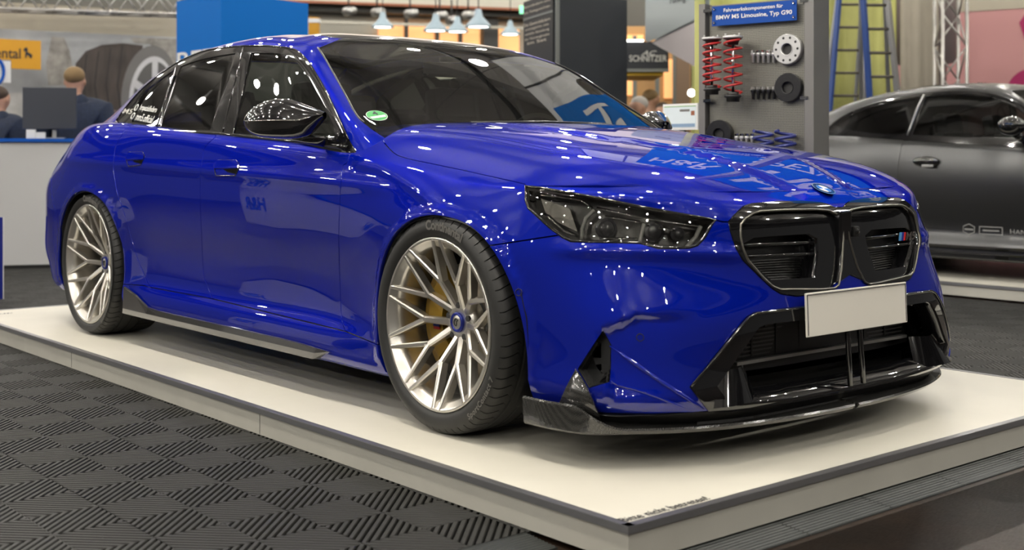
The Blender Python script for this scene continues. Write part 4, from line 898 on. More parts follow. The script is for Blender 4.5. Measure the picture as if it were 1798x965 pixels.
# mirrors: lofted housing, carbon cap over a black bowl, arm on the door
def loft(rings, close=True):
    v = [p for r in rings for p in r]; n = len(rings[0]); f = []
    for i in range(len(rings)-1):
        for k in range(n): f.append((i*n+k, i*n+(k+1) % n, (i+1)*n+(k+1) % n, (i+1)*n+k))
    if close: f += [tuple(reversed(range(n))), tuple((len(rings)-1)*n+k for k in range(n))]
    return v, f
T_ = [0, .08, .19, .30, .42, .55, .65, .75, .85, .93, .98, 1.0]
MTOP = [1.084, 1.094, 1.107, 1.122, 1.137, 1.139, 1.134, 1.124, 1.108, 1.090, 1.074, 1.062]
MBOT = [1.060, 1.030, .995, .986, .984, .985, .987, .990, .998, 1.012, 1.030, 1.050]
MTHK = [.020, .050, .085, .105, .118, .124, .122, .114, .098, .070, .040, .010]
MA, MB_ = np.array([.752, .935]), np.array([.435, 1.098])
for sg in (-1, 1):
    ax = MB_-MA; L_ = np.linalg.norm(ax); ax = ax/L_; nr_ = np.array([ax[1], -ax[0]])
    if nr_[0] < 0: nr_ = -nr_
    rings = []; ns_ = 28; tt = np.linspace(0, 1, 30)
    for t in tt:
        zt, zb, th = np.interp(t, T_, MTOP), np.interp(t, T_, MBOT), np.interp(t, T_, MTHK); zs = 1.052+.022*smoothstep(.25, 0, t); c = MA+ax*L_*t+nr_*.012*math.sin(PI*t)
        r = []
        for k in range(ns_):
            a_ = 2*PI*k/ns_; ca, sa = math.cos(a_), math.sin(a_); e = .72
            fx = abs(ca)**e*np.sign(ca)*th/2; hz = (zt-zs) if sa >= 0 else (zs-zb); fz = zs+abs(sa)**e*np.sign(sa)*hz
            p = c+nr_*(fx+(.012 if ca > 0 else 0)*(1-abs(sa))); r.append((float(p[0]), sg*float(p[1]), float(fz)))
        rings.append(r)
    half = ns_//2
    def part(k0, k1):
        v = []; f = []; m_ = k1-k0+1
        for r in rings: v += [r[k % ns_] for k in range(k0, k1+1)]
        for i in range(len(rings)-1):
            for k in range(m_-1): f.append((i*m_+k, i*m_+k+1, (i+1)*m_+k+1, (i+1)*m_+k))
        return MB().add(v, f, True)
    mr = part(0, half).build('mirror', 'carbon_roof', car, label='carbon mirror cap'); part(half, ns_).build('mirror_bowl', 'gloss_black', mr)
    MB().tube([r[0] for r in rings[3:-2]], .0028, 6).build('mirror_signal', 'dark_chrome', mr)
    MB().tube([(.70, sg*.86, .962), (.675, sg*.92, .978), (.62, sg*1.0, .992)], [.026, .024, .018], 10, flat=.5).build('mirror_arm', 'gloss_black', mr)
# corner panel behind the mirror (black sail)
for sg in (1, -1):
    A = [GREEN.find('px', p, **SIDE) for p in [(586, 222), (590, 240), (607, 243), (596, 216), (570, 186)]]
    Q = P3(A, .003, GREEN); MB().add([(p[0], p[1]*sg, p[2]) for p in Q], [tuple(range(len(Q)))]).build('mirror_sail', 'gloss_black', car)
# belt moulding along the windows
bm_uv = gpx(lin([(204.8, 215), (216, 222), (275, 229), (330, 232.5), (387, 235), (440, 241), (507, 247.5), (560, 253), (613, 259.5)], 14), 0, umin=4.6, umax=14, vmin=0, vmax=3)
mtube('belt_moulding', P3(bm_uv, .004, GREEN), .0085, 'gloss_black', car, 8)
for sg in (1, -1):
    tp = [(p[0], p[1]*sg, p[2]) for p in P3(dlo_top, .003, GREEN)]; MB().tube(tp, .004, 6).build('window_moulding', 'gloss_black', car)
    for pts in ([(312, 114), (276, 222)], [(428, 84), (392, 234)]):
        MB().tube([(p[0], p[1]*sg, p[2]) for p in P3(gpx(lin(pts, 10), 0, **SIDE), .002, GREEN)], .006, 6, flat=.5).build('window_post', 'gloss_black', car)
# windscreen seal and wipers
mtube('windshield_seal', P3(ws_l, .002, GREEN), .0035, 'trim_black', car, 6)
for a, b, m_ in (((.985, -.42, 1.048), (.90, .40, 1.058), 1), ((.99, .12, 1.05), (.80, .72, 1.045), 1)):
    MB().tube([a, tuple((Vector(a)+Vector(b))/2+Vector((.015, 0, .006))), b], .006, 6).build('wiper', 'trim_black', car)
MB().box((.99, 0, 1.0), (.16, 1.30, .03), 0, .1).build('cowl', 'trim_black', car)
# green emission sticker and lettering on the glass
gs = GREEN.find('px', (661.5, 203.5), umax=6, vmin=.3, vmax=5); gp = Vector(P3([gs], .002, GREEN)[0]); gnn = Vector(GREEN.nrm([gs[0]], [gs[1]])[0]*[1, -1, 1]); gx = Vector((0, 1, 0)); gx = (gx-gnn*gx.dot(gnn)).normalized(); gy = gnn.cross(gx)
def gdisc(r, m, name, h, par, half=False):
    return MB().add([gp+gnn*h+gx*r*math.cos(a)+gy*r*math.sin(a) for a in np.linspace(0, 2*PI, 33)[:-1]], [tuple(range(32))]).build(name, m, par)
g0 = gdisc(.042, 'sticker_white', 'window_sticker', 0, car); gdisc(.040, 'sticker_green', 'sticker_face', .0006, g0)
MB().add([gp+gnn*.0012+gx*a+gy*b for a, b in ((-.034, -.004), (.034, -.004), (.030, -.020), (-.030, -.020))], [(0, 1, 2, 3)]).build('sticker_field', 'sticker_white', g0)
text_obj('sticker_number', '4', 'plate_ink', plane_fr(gp+gnn*.0014-gx*.011+gy*.002, gx, gy), .03, g0, fit=(.022, .030), bold=.02)
for i, (tx, a, b) in enumerate((('hrspezialfedern', (244, 196), (273, 201)), ('mm5.official', (238, 211), (267, 217)))):
    A, B = [Vector(p) for p in P3(gpx([a, b], 0, **SIDE), .004, GREEN)]; ex = (B-A); L = ex.length; ex.normalize(); nn = Vector(GREEN.nrm(*[[k] for k in GREEN.find('px', a, **SIDE)])[0]*[1, -1, 1]); ey = nn.cross(ex).normalized()
    text_obj('window_lettering', tx, 'sticker_white', plane_fr(A, ex, ey), .05, car, fit=(L, .040), bold=.012)
    MB().tube([A-ex*.05+ex*.017*math.cos(q)+ey*(.018+.017*math.sin(q)) for q in np.linspace(0, 2*PI, 16)[:-1]], .003, 5, True).build('window_lettering', 'sticker_white', car)
A = [Vector(p) for p in P3(gpx([(216, 200), (232, 201)], 0, **SIDE), .006, GREEN)]; ex = A[1]-A[0]; L = ex.length; ex.normalize(); nn = Vector(GREEN.nrm(*[[k] for k in GREEN.find('px', (222, 200), **SIDE)])[0]*[1, -1, 1]); ey = nn.cross(ex).normalized()
text_obj('pillar_lettering', 'M5', 'ring_metal', plane_fr(A[0], ex, ey), .05, car, fit=(L, .030), bold=.02)
# interior
def seat(x, y):
    s = MB(); s.box((x+.02, y, .42), (.52, .50, .16)); o = s.build('seat', 'seat_dark', car, bevel=.05)
    MB().box((x-.26, y, .76), (.16, .50, .62), 0, -.22).build('seat_back', 'seat_dark', o, bevel=.06)
    MB().box((x-.36, y, 1.16), (.11, .29, .20), 0, -.18).build('headrest', 'seat_dark', o, bevel=.045)
seat(.18, -.38); seat(.18, .38); seat(-.75, -.38); seat(-.75, .38)
MB().box((.72, 0, .84), (.42, 1.46, .22), 0, -.12).build('dashboard', 'seat_dark', car, bevel=.05)
MB().box((.55, .05, 1.0), (.03, .72, .14), 0, -.2).build('curved_display', 'gloss_black', car, bevel=.01)
swc = Vector((.42, .38, .93)); MB().tube([swc+Vector((.06*math.sin(a)*.9, .185*math.cos(a), .175*math.sin(a))) for a in np.linspace(0, 2*PI, 33)[:-1]], .014, 8, True).build('steering_wheel', 'seat_dark', car)
MB().tube([swc+Vector((0, -.17, 0)), swc+Vector((.03, 0, -.02)), swc+Vector((0, .17, 0))], .018, 8).build('wheel_spoke', 'seat_dark', car)
MB().box((-.3, 0, .33), (2.6, 1.56, .04)).build('cabin_floor', 'seat_dark', car)
MB().box((-1.62, 0, 1.03), (.66, 1.30, .04)).build('parcel_shelf', 'seat_dark', car)
MB().lathe([(.0, 0), (.05, 0), (.05, .02), (0, .02)], 16, (.30, 0, 1.345)).build('mirror_mount', 'trim_black', car); MB().box((.27, 0, 1.31), (.04, .24, .065)).build('inside_mirror', 'gloss_black', car, bevel=.012)
# ================================================================ floor, platform
FZ = -.097
SC_DARK = 'floor_wood'
floor = MB().box((0, 3, FZ-.066), (60, 60, .1)).build('floor', 'floor_wood', kind='structure')
# vented floor tiles: 2 x 2 cells of diagonal ribs, alternating direction
CELL, X0, Y0 = .1985, 1.262, -1.618
def clip_strip(c, wd, d, s):
    """strip |(a*sx+b)-c|<wd/2 clipped to the cell square of side s, d=+1/-1 direction"""
    poly = [(0, 0), (s, 0), (s, s), (0, s)]
    for sg in (1, -1):
        out = []; fn = lambda p: sg*((p[0]*d+p[1])-c)+wd/2
        for i in range(len(poly)):
            a, b = poly[i], poly[(i+1) % len(poly)]; fa, fb = fn(a), fn(b)
            if fa >= 0: out.append(a)
            if (fa >= 0) != (fb >= 0): t = fa/(fa-fb); out.append((a[0]+(b[0]-a[0])*t, a[1]+(b[1]-a[1])*t))
        poly = out
        if len(poly) < 3: return None
    return poly
tmb = MB(); g = .0012; s_ = CELL-2*g
for ci in range(2):
    for cj in range(2):
        d = 1 if (ci+cj) % 2 == 0 else -1; nr = 13; step = 2*s_/nr; lo = 0 if d == 1 else -s_
        for k in range(nr):
            p, pm, pb = [clip_strip(lo+(k+.5)*step, step*q_, d, s_) for q_ in (.50, .70, .74)]
            if p and pb and len(p) == len(pm) == len(pb):      # ribs with rounded tops
                n = len(p); v = [(ci*CELL+g+a, cj*CELL+g+b, z_) for pp_, z_ in ((p, 0.0), (pm, -.0035), (pb, -.014)) for a, b in pp_]; tmb.add(v, [tuple(range(n))]+[(m_*n+n+i, m_*n+n+(i+1) % n, m_*n+(i+1) % n, m_*n+i) for m_ in (0, 1) for i in range(n)])
            elif p: tmb.prism([(ci*CELL+g+a, cj*CELL+g+b) for a, b in p], -.014, 0.0)
        tmb.box((ci*CELL+CELL/2, cj*CELL+CELL/2, -.004), (.012, .012, .006))
for k in (0, 1, 2):
    tmb.box((k*CELL, CELL, -.0075), (.0024, 2*CELL, .013)); tmb.box((CELL, k*CELL, -.0075), (2*CELL, .0024, .013))
tmb.box((CELL, CELL, -.0150), (2*CELL, 2*CELL, .001))
t0 = tmb.build('floor_tile', 'tile_rubber', floor, fix=False); tiles = []
T2 = 2*CELL
for i in range(-27, 3):
    for j in range(-8, 20):
        x, y = X0+CELL+i*T2-T2, Y0+j*T2
        xc_, yc_ = x+CELL, y+CELL
        if xc_ > 2.3 and yc_ < 1.5: continue
        if -2.78 < x and x+T2 < 2.60 and y > -1.22 and y+T2 < 1.47: continue
        if y+T2 > 4.95 and xc_ > -5.3: continue
        if xc_ > 2.7: continue
        dv = np.array([xc_, yc_, FZ])-CAM; dep = dv@FW
        if dep < 1.2: continue
        q = pj([[xc_, yc_, FZ]])[0]; mgn = T2*F_PX/dep*.75
        if q[0] < -mgn or q[0] > 1798+mgn or q[1] > 965+mgn: continue
        tiles.append((dep, x, y))
tiles.sort()
for k, (dep, x, y) in enumerate(tiles[:300]):
    o = t0 if k == 0 else t0.copy()
    if k: COL.objects.link(o); o.parent = floor
    o.location = (x, y, FZ)
if len(tiles) > 300:
    mb = MB()
    for dep, x, y in tiles[300:]:
        for ci in range(2):
            for cj in range(2):
                if (ci+cj) % 2 == 0: mb.box((x+(ci+.5)*CELL, y+(cj+.5)*CELL, FZ-.008), (CELL-.006, CELL-.006, .014))
                else: mb.box((x+(ci+.5)*CELL, y+(cj+.5)*CELL, FZ-.010), (CELL-.006, CELL-.006, .012))
    mb.build('far_floor_tiles', 'tile_rubber', floor, kind='stuff', fix=False)
# ramped edging along the tiles
def edging(x0, y0, x1, y1, nx, ny, name='edging_strip'):
    """ribbed ramp from a to b, falling towards (nx,ny)"""
    mb = MB(); L = math.hypot(x1-x0, y1-y0); wd = .125; n = 9
    prof = [(0, 0.0)]
    for k in range(n): a = k/n; prof += [((a+.06/n)*wd, -.002-.009*a), ((a+.30/n)*wd, -.0045-.009*a), ((a+.70/n)*wd, -.0045-.009*a), ((a+.94/n)*wd, -.002-.009*(a+1/n))]
    prof += [(wd, -.013), (wd, -.0158)]
    v = []; f = []
    for (x, y) in ((x0, y0), (x1, y1)): v += [(x+nx*d, y+ny*d, FZ+h) for d, h in prof]
    m_ = len(prof)
    for k in range(m_-1): f.append((k, k+1, m_+k+1, m_+k))
    return mb.add(v, f).build(name, 'edge_rubber', floor)
yy = -1.02
while yy < 2.2:
    edging(2.615, yy+.002, 2.615, yy+.395, 1, 0); yy += .397
yy = -1.222
while yy > -3.2:
    edging(2.256, yy-.002, 2.256, yy-.395, 1, 0); yy -= .397
# scratched dark boards in front of the platform
for k in range(7):
    x = 2.76+k*.30; b = MB().box((x+.15, -.3, FZ-.0165), (.297, 6.5, .001)); b.build('floor_board', 'floor_wood', floor, fix=False)
# --- the low platform
PX0, PX1, PY0, PY1 = -2.83, 2.633, -1.216, 1.483
plat = empty('display_platform', (0, 0, FZ), 0, 'low white display platform with metal edge trim under the blue sedan', 'platform')
def lp(x, y, z): return (x, y, z-FZ)
MB().box(lp((PX0+PX1)/2, (PY0+PY1)/2, FZ/2-.006), (PX1-PX0-.012, PY1-PY0-.012, -FZ-.014)).build('base', 'plat_side', plat)
MB().box(lp((PX0+PX1)/2, (PY0+PY1)/2, -.006), (PX1-PX0-.02, PY1-PY0-.02, .012)).build('top_board', 'plat_top', plat)
for (cx, cy, dx, dy) in (((PX0+PX1)/2, PY0, PX1-PX0, 0), ((PX0+PX1)/2, PY1, PX1-PX0, 0), (PX0, (PY0+PY1)/2, 0, PY1-PY0), (PX1, (PY0+PY1)/2, 0, PY1-PY0)):
    sx = 1 if cx > 2 else (-1 if cx < -2 else 0); sy = 0 if sx else (1 if cy > 0 else -1)
    mb = MB(); mb.box(lp(cx-sx*.001, cy-sy*.001, -.009), (dx or .003, dy or .003, .019)); mb.box(lp(cx-sx*.013, cy-sy*.013, .0008), (dx or .025, dy or .025, .0018))
    mb.build('edge_trim', 'alu_trim', plat)
for xs in (-1.1, .75): MB().box(lp(xs, PY0+.0055, -.055), (.0015, .001, .076)).build('seam', 'trim_black', plat)
text_obj('platform_lettering', 'Bitte nicht betreten!', 'ink_soft', lambda a, b: lp(2.601-b, -1.195+a, .0022), .05, plat, fit=(.325, .032), bold=.012)
text_obj('platform_lettering', 'www.', 'ink_soft', lambda a, b: lp(-2.66-b*-1, -1.14+a, .0008), .05, plat, fit=(.16, .05))
# ================================================================ hall around the stand
def zat(py, dep): return CAM[2]+(HOR_Y-py)/F_PX*dep
def gxy(px, dep): p = at(px, HOR_Y, dep); return np.array([p[0], p[1]])
class Fr:
    """vertical plane through two pixel columns at given depths; s runs left to right"""
    def __init__(s, pl, dl, pr, dr):
        s.a = gxy(pl, dl); s.b = gxy(pr, dr); d = s.b-s.a; s.L = float(np.linalg.norm(d)); s.e = d/s.L; s.n = np.array([s.e[1], -s.e[0]])
        if s.n@(CAM[:2]-s.a) < 0: s.n = -s.n
        s.ang = math.atan2(s.e[1], s.e[0])
    def s_px(s, px):
        k = (px-899)/F_PX; q = RT[:2]-k*FW[:2]; return float(((CAM[:2]-s.a)@q)/(s.e@q))
    def dep(s, sv): return float((s.a+s.e*sv-CAM[:2])@FW[:2])
    def z(s, px, py): return zat(py, s.dep(s.s_px(px)))
    def P(s, sv, z, o=0.0): p = s.a+s.e*sv+s.n*o; return (float(p[0]), float(p[1]), float(z))
    def px(s, px, py, o=0.0): sv = s.s_px(px); return s.P(sv, s.z(px, py), o)
    def slab(s, mb, s0, s1, z0, z1, o0, o1):
        c = s.P((s0+s1)/2, (z0+z1)/2, (o0+o1)/2); return mb.box(c, (abs(s1-s0), abs(o1-o0), abs(z1-z0)), s.ang)
def slab(fr, name, s0, s1, z0, z1, o0, o1, m, parent=None, **k): return fr.slab(MB(), s0, s1, z0, z1, o0, o1).build(name, m, parent, **k)
def ftext(fr, name, body, m, s0, z0, wid, hgt, o, parent, **k):
    p0 = np.array(fr.P(s0, z0, o)); ex = np.array([fr.e[0], fr.e[1], 0]); return text_obj(name, body, m, lambda a, b: tuple(p0+ex*a+np.array([0, 0, 1])*b), hgt, parent, fit=(wid, hgt), **k)
# ceiling with beams and pendant lamps
CZ = 7.4
MB().box((-4, 8, CZ+.15), (52, 50, .3)).build('ceiling', 'ceiling_grey', kind='structure')
bi = 0
for k in range(-6, 8):
    MB().box((-4+k*3.4, 8, CZ-.22), (.28, 50, .42)).build('trim_%d' % (bi+1), 'beam_grey', kind='structure'); bi += 1
for k in range(-3, 6):
    MB().box((-4, 8+k*5.0, CZ-.10), (52, .16, .18)).build('trim_%d' % (bi+1), 'beam_grey', kind='structure'); bi += 1
lamp0 = None; kk = 0
for i in range(-5, 5):
    for j in range(-5, 5):
        x, y = -1.6+i*3.4, 1.2+j*3.6
        if lamp0 is None:
            lamp0 = empty('hall_lamp', (x, y, CZ-.9)); hs = MB().lathe([(.03, .30), (.05, .10), (.06, .06), (.05, .05)], 20); hs.build('shade', 'lamp_shade', lamp0)
            MB().ball((0, 0, -.02), .09, 16, 10).build('bulb', 'lamp_glow', lamp0); MB().tube([(0, 0, .30), (0, 0, .72)], .008, 6).build('cable', 'trim_black', lamp0); o = lamp0
        else: o = copy_tree(lamp0); o.location = (x, y, CZ-.9)
        tag(o, 'round white globe lamp hanging under the hall ceiling', 'lamp', 'pendant lamps under the hall ceiling'); kk += 1
# unseen rails and spotlights added as key light above the platform
rail = MB().box((0, -1.9, 4.3), (9, .06, .06)).build('added_light_rail', 'trim_black'); tag(rail, 'added unseen lighting rail hung above the near side of the platform', 'rail')
rail = MB().box((0, 3.1, 4.3), (9, .06, .06)).build('added_light_rail', 'trim_black'); tag(rail, 'added unseen lighting rail hung above the display board', 'rail')
sp0 = None
for (x, y, tx, ty, pw) in [(-3.2, -1.9, -1.8, 0, 1), (-1.1, -1.9, -.3, 0, 1), (1.0, -1.9, 1.2, 0, 1), (3.1, -1.9, 2.2, 0, 1), (-2.2, 3.1, -1.2, .5, 1), (.2, 3.1, .6, .5, 1), (2.6, 3.1, 2.0, .3, 1), (.0, -1.9, .1, 2.7, -1.4), (2.1, -1.9, 1.7, 2.7, -1.4)]:  # last two added to brighten the banner for its reflection
    d = Vector((tx-x, ty-y, -4.0 if pw > 0 else -1.45)).normalized(); rq = d.to_track_quat('-Z', 'Y')
    if sp0 is None:
        sp0 = empty('spotlight'); MB().lathe([(.0, .20), (.075, .20), (.085, .18), (.095, .0), (.088, 0), (.085, .01)], 20).build('housing', 'trim_black', sp0); MB().lathe([(0, .01), (.085, .01)], 20).build('lens', 'spot_glow', sp0); MB().tube([(0, 0, .20), (0, 0, .26)], .012, 6).build('bracket', 'trim_black', sp0); o = sp0
    else: o = copy_tree(sp0)
    o.location = (x, y, 4.02); o.rotation_euler = rq.to_euler(); tag(o, 'added unseen spotlight on the rail above the near side of the platform' if y < 0 else 'added unseen spotlight on the rail above the display board', 'spotlight', 'added spotlights on the near rail' if y < 0 else 'added spotlights on the display rail')
    l = bpy.data.lights.new('added_spot_beam', 'SPOT'); l.energy = 150*abs(pw); l.color = (1.0, .93, .82); l.spot_size = math.radians(100 if pw > 0 else 50); l.spot_blend = .9; l.shadow_soft_size = .10
    lo = bpy.data.objects.new('added_spot_beam', l); link(lo); lo.location = (x+d.x*.05, y+d.y*.05, 4.0); lo.rotation_euler = rq.to_euler(); lo.parent = None
# ---------------- hall walls far behind
F = Fr(-300, 27, 2300, 27); slab(F, 'wall_back', -6, F.L+6, FZ, CZ, -.3, 0, 'wall_dim', kind='structure')
slab(F, 'wall_back_upper', -6, F.L+6, 4.6, CZ, 0, .05, 'wall_upper', kind='structure')
# gallery with warm lit windows
G1 = Fr(520, 24, 960, 25.5)
gal = empty('gallery', G1.P(G1.L/2, 0)[:2]+(FZ,), 0, 'upper gallery with warm lit windows behind the car roof', 'gallery')
def child(o, par): o.parent = par; o.matrix_parent_inverse = Matrix.Translation(-Vector(par.location)) @ Matrix.Identity(4) if par.rotation_euler.z == 0 else par.matrix_basis.inverted(); return o
def cs(fr, par, name, s0, s1, z0, z1, o0, o1, m, **k): return child(slab(fr, name, s0, s1, z0, z1, o0, o1, m, None, **k), par)
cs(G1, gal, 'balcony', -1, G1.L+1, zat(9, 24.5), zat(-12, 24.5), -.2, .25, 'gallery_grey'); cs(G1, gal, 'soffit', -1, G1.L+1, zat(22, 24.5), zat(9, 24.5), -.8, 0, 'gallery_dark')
cs(G1, gal, 'rail', -1, G1.L+1, zat(13, 24.5), zat(9, 24.5), .25, .32, 'rust'); cs(G1, gal, 'rail', -1, G1.L+1, zat(46, 24.5), zat(42, 24.5), .2, .28, 'gallery_grey')
for a, b in ((672, 716), (722, 770), (776, 812), (816, 852), (882, 922)): cs(G1, gal, 'window', G1.s_px(a), G1.s_px(b), zat(110, 24.5), zat(36 if a < 880 else 40, 24.5), -.5, -.4, 'warm_glow')
cs(G1, gal, 'wall', -1, G1.L+1, FZ, zat(25, 24.5), -.7, -.55, 'gallery_grey')
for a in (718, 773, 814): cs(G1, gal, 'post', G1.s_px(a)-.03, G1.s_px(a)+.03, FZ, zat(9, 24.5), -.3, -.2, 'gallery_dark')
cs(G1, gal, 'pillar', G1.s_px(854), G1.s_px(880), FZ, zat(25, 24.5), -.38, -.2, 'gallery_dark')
for a, b, dp in ((672, 45, 20), (765, 51, 18), (803, 53, 20), (840, 44, 17), (896, 58, 22)):
    p = at(a, b, dp); o = empty('pendant_lamp', p); MB().lathe([(.04, .22), (.06, .12), (.17, .0), (.18, -.03), (.15, -.03)], 18).build('shade', 'shade_blue', o); MB().lathe([(0, -.02), (.15, -.02)], 18).build('bulb', 'lamp_soft', o); MB().tube([(0, 0, .22), (0, 0, 1.6)], .008, 5).build('cable', 'trim_black', o)
    tag(o, 'pale blue dome lamp hanging before the lit gallery windows', 'lamp', 'dome lamps before the gallery')
for a, b in ((612, 20), (662, 22), (720, 24), (772, 28), (793, 36), (822, 27)):
    p = at(a, b, 21); o = empty('stage_light', p); MB().lathe([(.0, .16), (.07, .16), (.08, -.08), (.07, -.08)], 12, (0, 0, 0), 'x').build('housing', 'steel', o); MB().tube([(0, 0, .0), (0, 0, .35)], .015, 6).build('clamp', 'trim_black', o)
    tag(o, 'small grey stage light clamped to the gallery rail', 'spotlight', 'stage lights along the gallery rail')
ex = MB().box(at(917, 17, 22), (.10, .03, .14), math.atan2(RT[1], RT[0])).build('exit_sign', 'exit_green'); tag(ex, 'small green and white exit sign beside the black text tower', 'sign')
# ---------------- overhead truss (upper left)
def truss(name, A, B, wd, n, r, m, label, cat):
    A, B = Vector(A), Vector(B); t = (B-A).normalized(); up = Vector((0, 0, 1)) if abs(t.z) < .9 else Vector((RT[0], RT[1], 0)); s_ = t.cross(up).normalized(); u_ = s_.cross(t).normalized(); o = empty(name, A, 0, label, cat)
    cor = [s_*wd/2+u_*wd/2, -s_*wd/2+u_*wd/2, -s_*wd/2-u_*wd/2, s_*wd/2-u_*wd/2]; L = (B-A)
    for c in cor: MB().tube([c, L+c], r, 8).build('chord', m, o)
    for f_ in range(4):
        a, b = cor[f_], cor[(f_+1) % 4]
        for k in range(n): t0_, t1_ = k/n, (k+1)/n; MB().tube([L*t0_+(a if (k+f_) % 2 else b), L*t1_+(b if (k+f_) % 2 else a)], r*.5, 6).build('brace', m, o)
    return o
truss('lighting_truss', at(-60, -6, 15), at(345, 9, 16.5), .29, 14, .022, 'alu_truss', 'horizontal aluminium lighting truss above the tyre poster wall', 'truss')
truss('upright_truss', gxy(1669, 15).tolist()+[FZ], gxy(1669, 15).tolist()+[3.4], .29, 9, .022, 'alu_truss', 'upright aluminium truss standing before the pink wall', 'truss')
# ---------------- tyre stand on the left
W = Fr(-120, 15.5, 420, 17.5)
wall = slab(W, 'wall_left', -1, W.L, FZ, W.z(150, 12), -.2, 0, 'wall_beige', kind='structure')
po = empty('wall_poster', W.P(W.L/2, FZ), 0, 'wall poster of a big car tyre with bare trees behind the counter', 'poster'); po.location.z = FZ
cs(W, po, 'print', -.8, W.L-.05, FZ, W.z(150, 58), 0, .02, 'poster_print')
# printed tyre: flat shapes on the poster
def flat(fr, par, name, pts, m, o): 
    v = [fr.px(a, b, o) for a, b in pts]; tri = tessellate_polygon([[Vector(p) for p in v]]); return child(MB().add(v, [tuple(t) for t in tri]).build(name, m, None, fix=False), par)
def ell(cx, cy, rx, ry, rot=0.0, n=40, a0=0.0, a1=2*PI): return [(cx+rx*math.cos(a)*math.cos(rot)-ry*math.sin(a)*math.sin(rot), cy+rx*math.cos(a)*math.sin(rot)+ry*math.sin(a)*math.cos(rot)) for a in np.linspace(a0, a1, n)[:(-1 if a1-a0 > 6 else None)]]
flat(W, po, 'tyre_tread', [(132, 112), (150, 90), (178, 79), (215, 76), (250, 80), (240, 200), (225, 260), (190, 260), (168, 240), (142, 190), (132, 150)], 'print_tread', .024)
flat(W, po, 'tyre_side', ell(262, 168, 50, 88, .08), 'print_side', .028)
flat(W, po, 'wheel_rim', ell(266, 170, 40, 71, .08), 'print_rim', .031); flat(W, po, 'rim_inner', ell(268, 171, 35, 63, .08), 'print_dark', .034)
for an in range(5):
    a = math.radians(an*72-85); c = (270, 171); e = (268+36*math.cos(a), 171+65*math.sin(a)); n = (-math.sin(a)*5, math.cos(a)*7); flat(W, po, 'rim_spoke', [(c[0]+n[0], c[1]+n[1]), (e[0]+n[0], e[1]+n[1]), (e[0]-n[0], e[1]-n[1]), (c[0]-n[0], c[1]-n[1])], 'print_rim', .037)
for k in range(4):
    xk = 150+k*21; flat(W, po, 'tread_groove', [(xk, 96-k*5), (xk+2.5, 95-k*5), (xk-3-k, 150), (xk+14-k*2, 250), (xk+10-k*2, 250), (xk-6-k, 150)], 'print_groove', .026)
flat(W, po, 'tree_group', [(90, 64), (112, 66), (122, 90), (128, 125), (120, 150), (84, 150), (80, 110), (86, 85)], 'print_tree', .021); flat(W, po, 'tree_group', [(228, 66), (312, 68), (312, 150), (300, 140), (285, 95), (262, 78), (235, 76)], 'print_tree', .0215)
flat(W, po, 'snow_ground', [(-60, 165), (140, 160), (160, 250), (-60, 250)], 'print_snow', .0205)
S = Fr(-140, 14.6, 72, 15.4)
sg = empty('brand_sign', S.P(S.L/2, FZ), 0, 'orange sign board with dark lettering and a rearing horse', 'sign'); sg.location.z = S.z(40, 122)
cs(S, sg, 'board', 0, S.L, S.z(40, 106), S.z(40, 70), -.05, 0, 'sign_orange'); cs(S, sg, 'board', S.s_px(20), S.L, S.z(40, 121), S.z(40, 106), -.05, 0, 'sign_orange')
x1 = S.s_px(36); child(ftext(S, 'lettering', 'Continental', 'ink', x1-.74, S.z(20, 102.5), .74, S.z(20, 84)-S.z(20, 102.5), .006, None, bold=.01), sg)
flat(S, sg, 'horse', [(41, 88), (43, 84), (47, 83), (49, 87), (48, 91), (52, 93), (57, 97), (55, 103), (52, 101), (50, 98), (47, 97), (46, 102), (44, 102), (44, 94), (45, 90), (43, 91)], 'ink', .006)
wb = Fr(-30, 14.2, 19, 14.4); w_ = empty('notice_board', wb.P(wb.L/2, wb.z(10, 145)), 0, 'white notice board with a blue ring under the orange sign', 'board'); cs(wb, w_, 'panel', 0, wb.L, wb.z(10, 145), wb.z(10, 107), -.04, 0, 'white_panel'); child(MB().tube([wb.px(-8+14*math.cos(a), 126+22*math.sin(a), .01) for a in np.linspace(0, 2*PI, 30)[:-1]], .02, 6, True).build('ring', 'stand_blue', None), w_)
# ---------------- counter with monitor and people
K = Fr(-120, 11.0, 330, 11.6)
ctr = empty('reception_counter', K.P(K.L/2, FZ), 0, 'white reception counter with a blue top on the tyre stand', 'counter')
cs(K, ctr, 'front', 0, K.L, FZ+.01, K.z(60, 249), -.5, 0, 'counter_white'); cs(K, ctr, 'top', -.02, K.L, K.z(60, 249), K.z(60, 243), -.55, .03, 'stand_blue'); cs(K, ctr, 'plinth', 0, K.L, FZ, FZ+.03, -.5, .004, 'trim_black')
mo = empty('monitor', K.P(K.s_px(92), K.z(92, 243), -.2), 0, 'dark flat monitor seen from behind on the white counter', 'monitor')
cs(K, mo, 'panel', K.s_px(37), K.s_px(133), K.z(85, 226), K.z(85, 152), -.16, -.12, 'monitor_grey', bevel=.006); cs(K, mo, 'stand', K.s_px(89), K.s_px(96), K.z(92, 243), K.z(92, 225), -.20, -.17, 'steel'); cs(K, mo, 'foot', K.s_px(65), K.s_px(112), K.z(92, 243), K.z(92, 241), -.28, -.10, 'steel')
pb = MB(); K.slab(pb, K.s_px(45), K.s_px(61), K.z(60, 243), K.z(60, 227), -.12, -.05); o = pb.build('paper_box', 'white_panel'); tag(o, 'white paper box standing left of the monitor foot', 'box')
pb = MB(); K.slab(pb, K.s_px(62), K.s_px(79), K.z(60, 243), K.z(60, 232), -.08, -.02); o = pb.build('paper_box', 'white_panel'); tag(o, 'low white paper box beside the taller one on the counter', 'box')
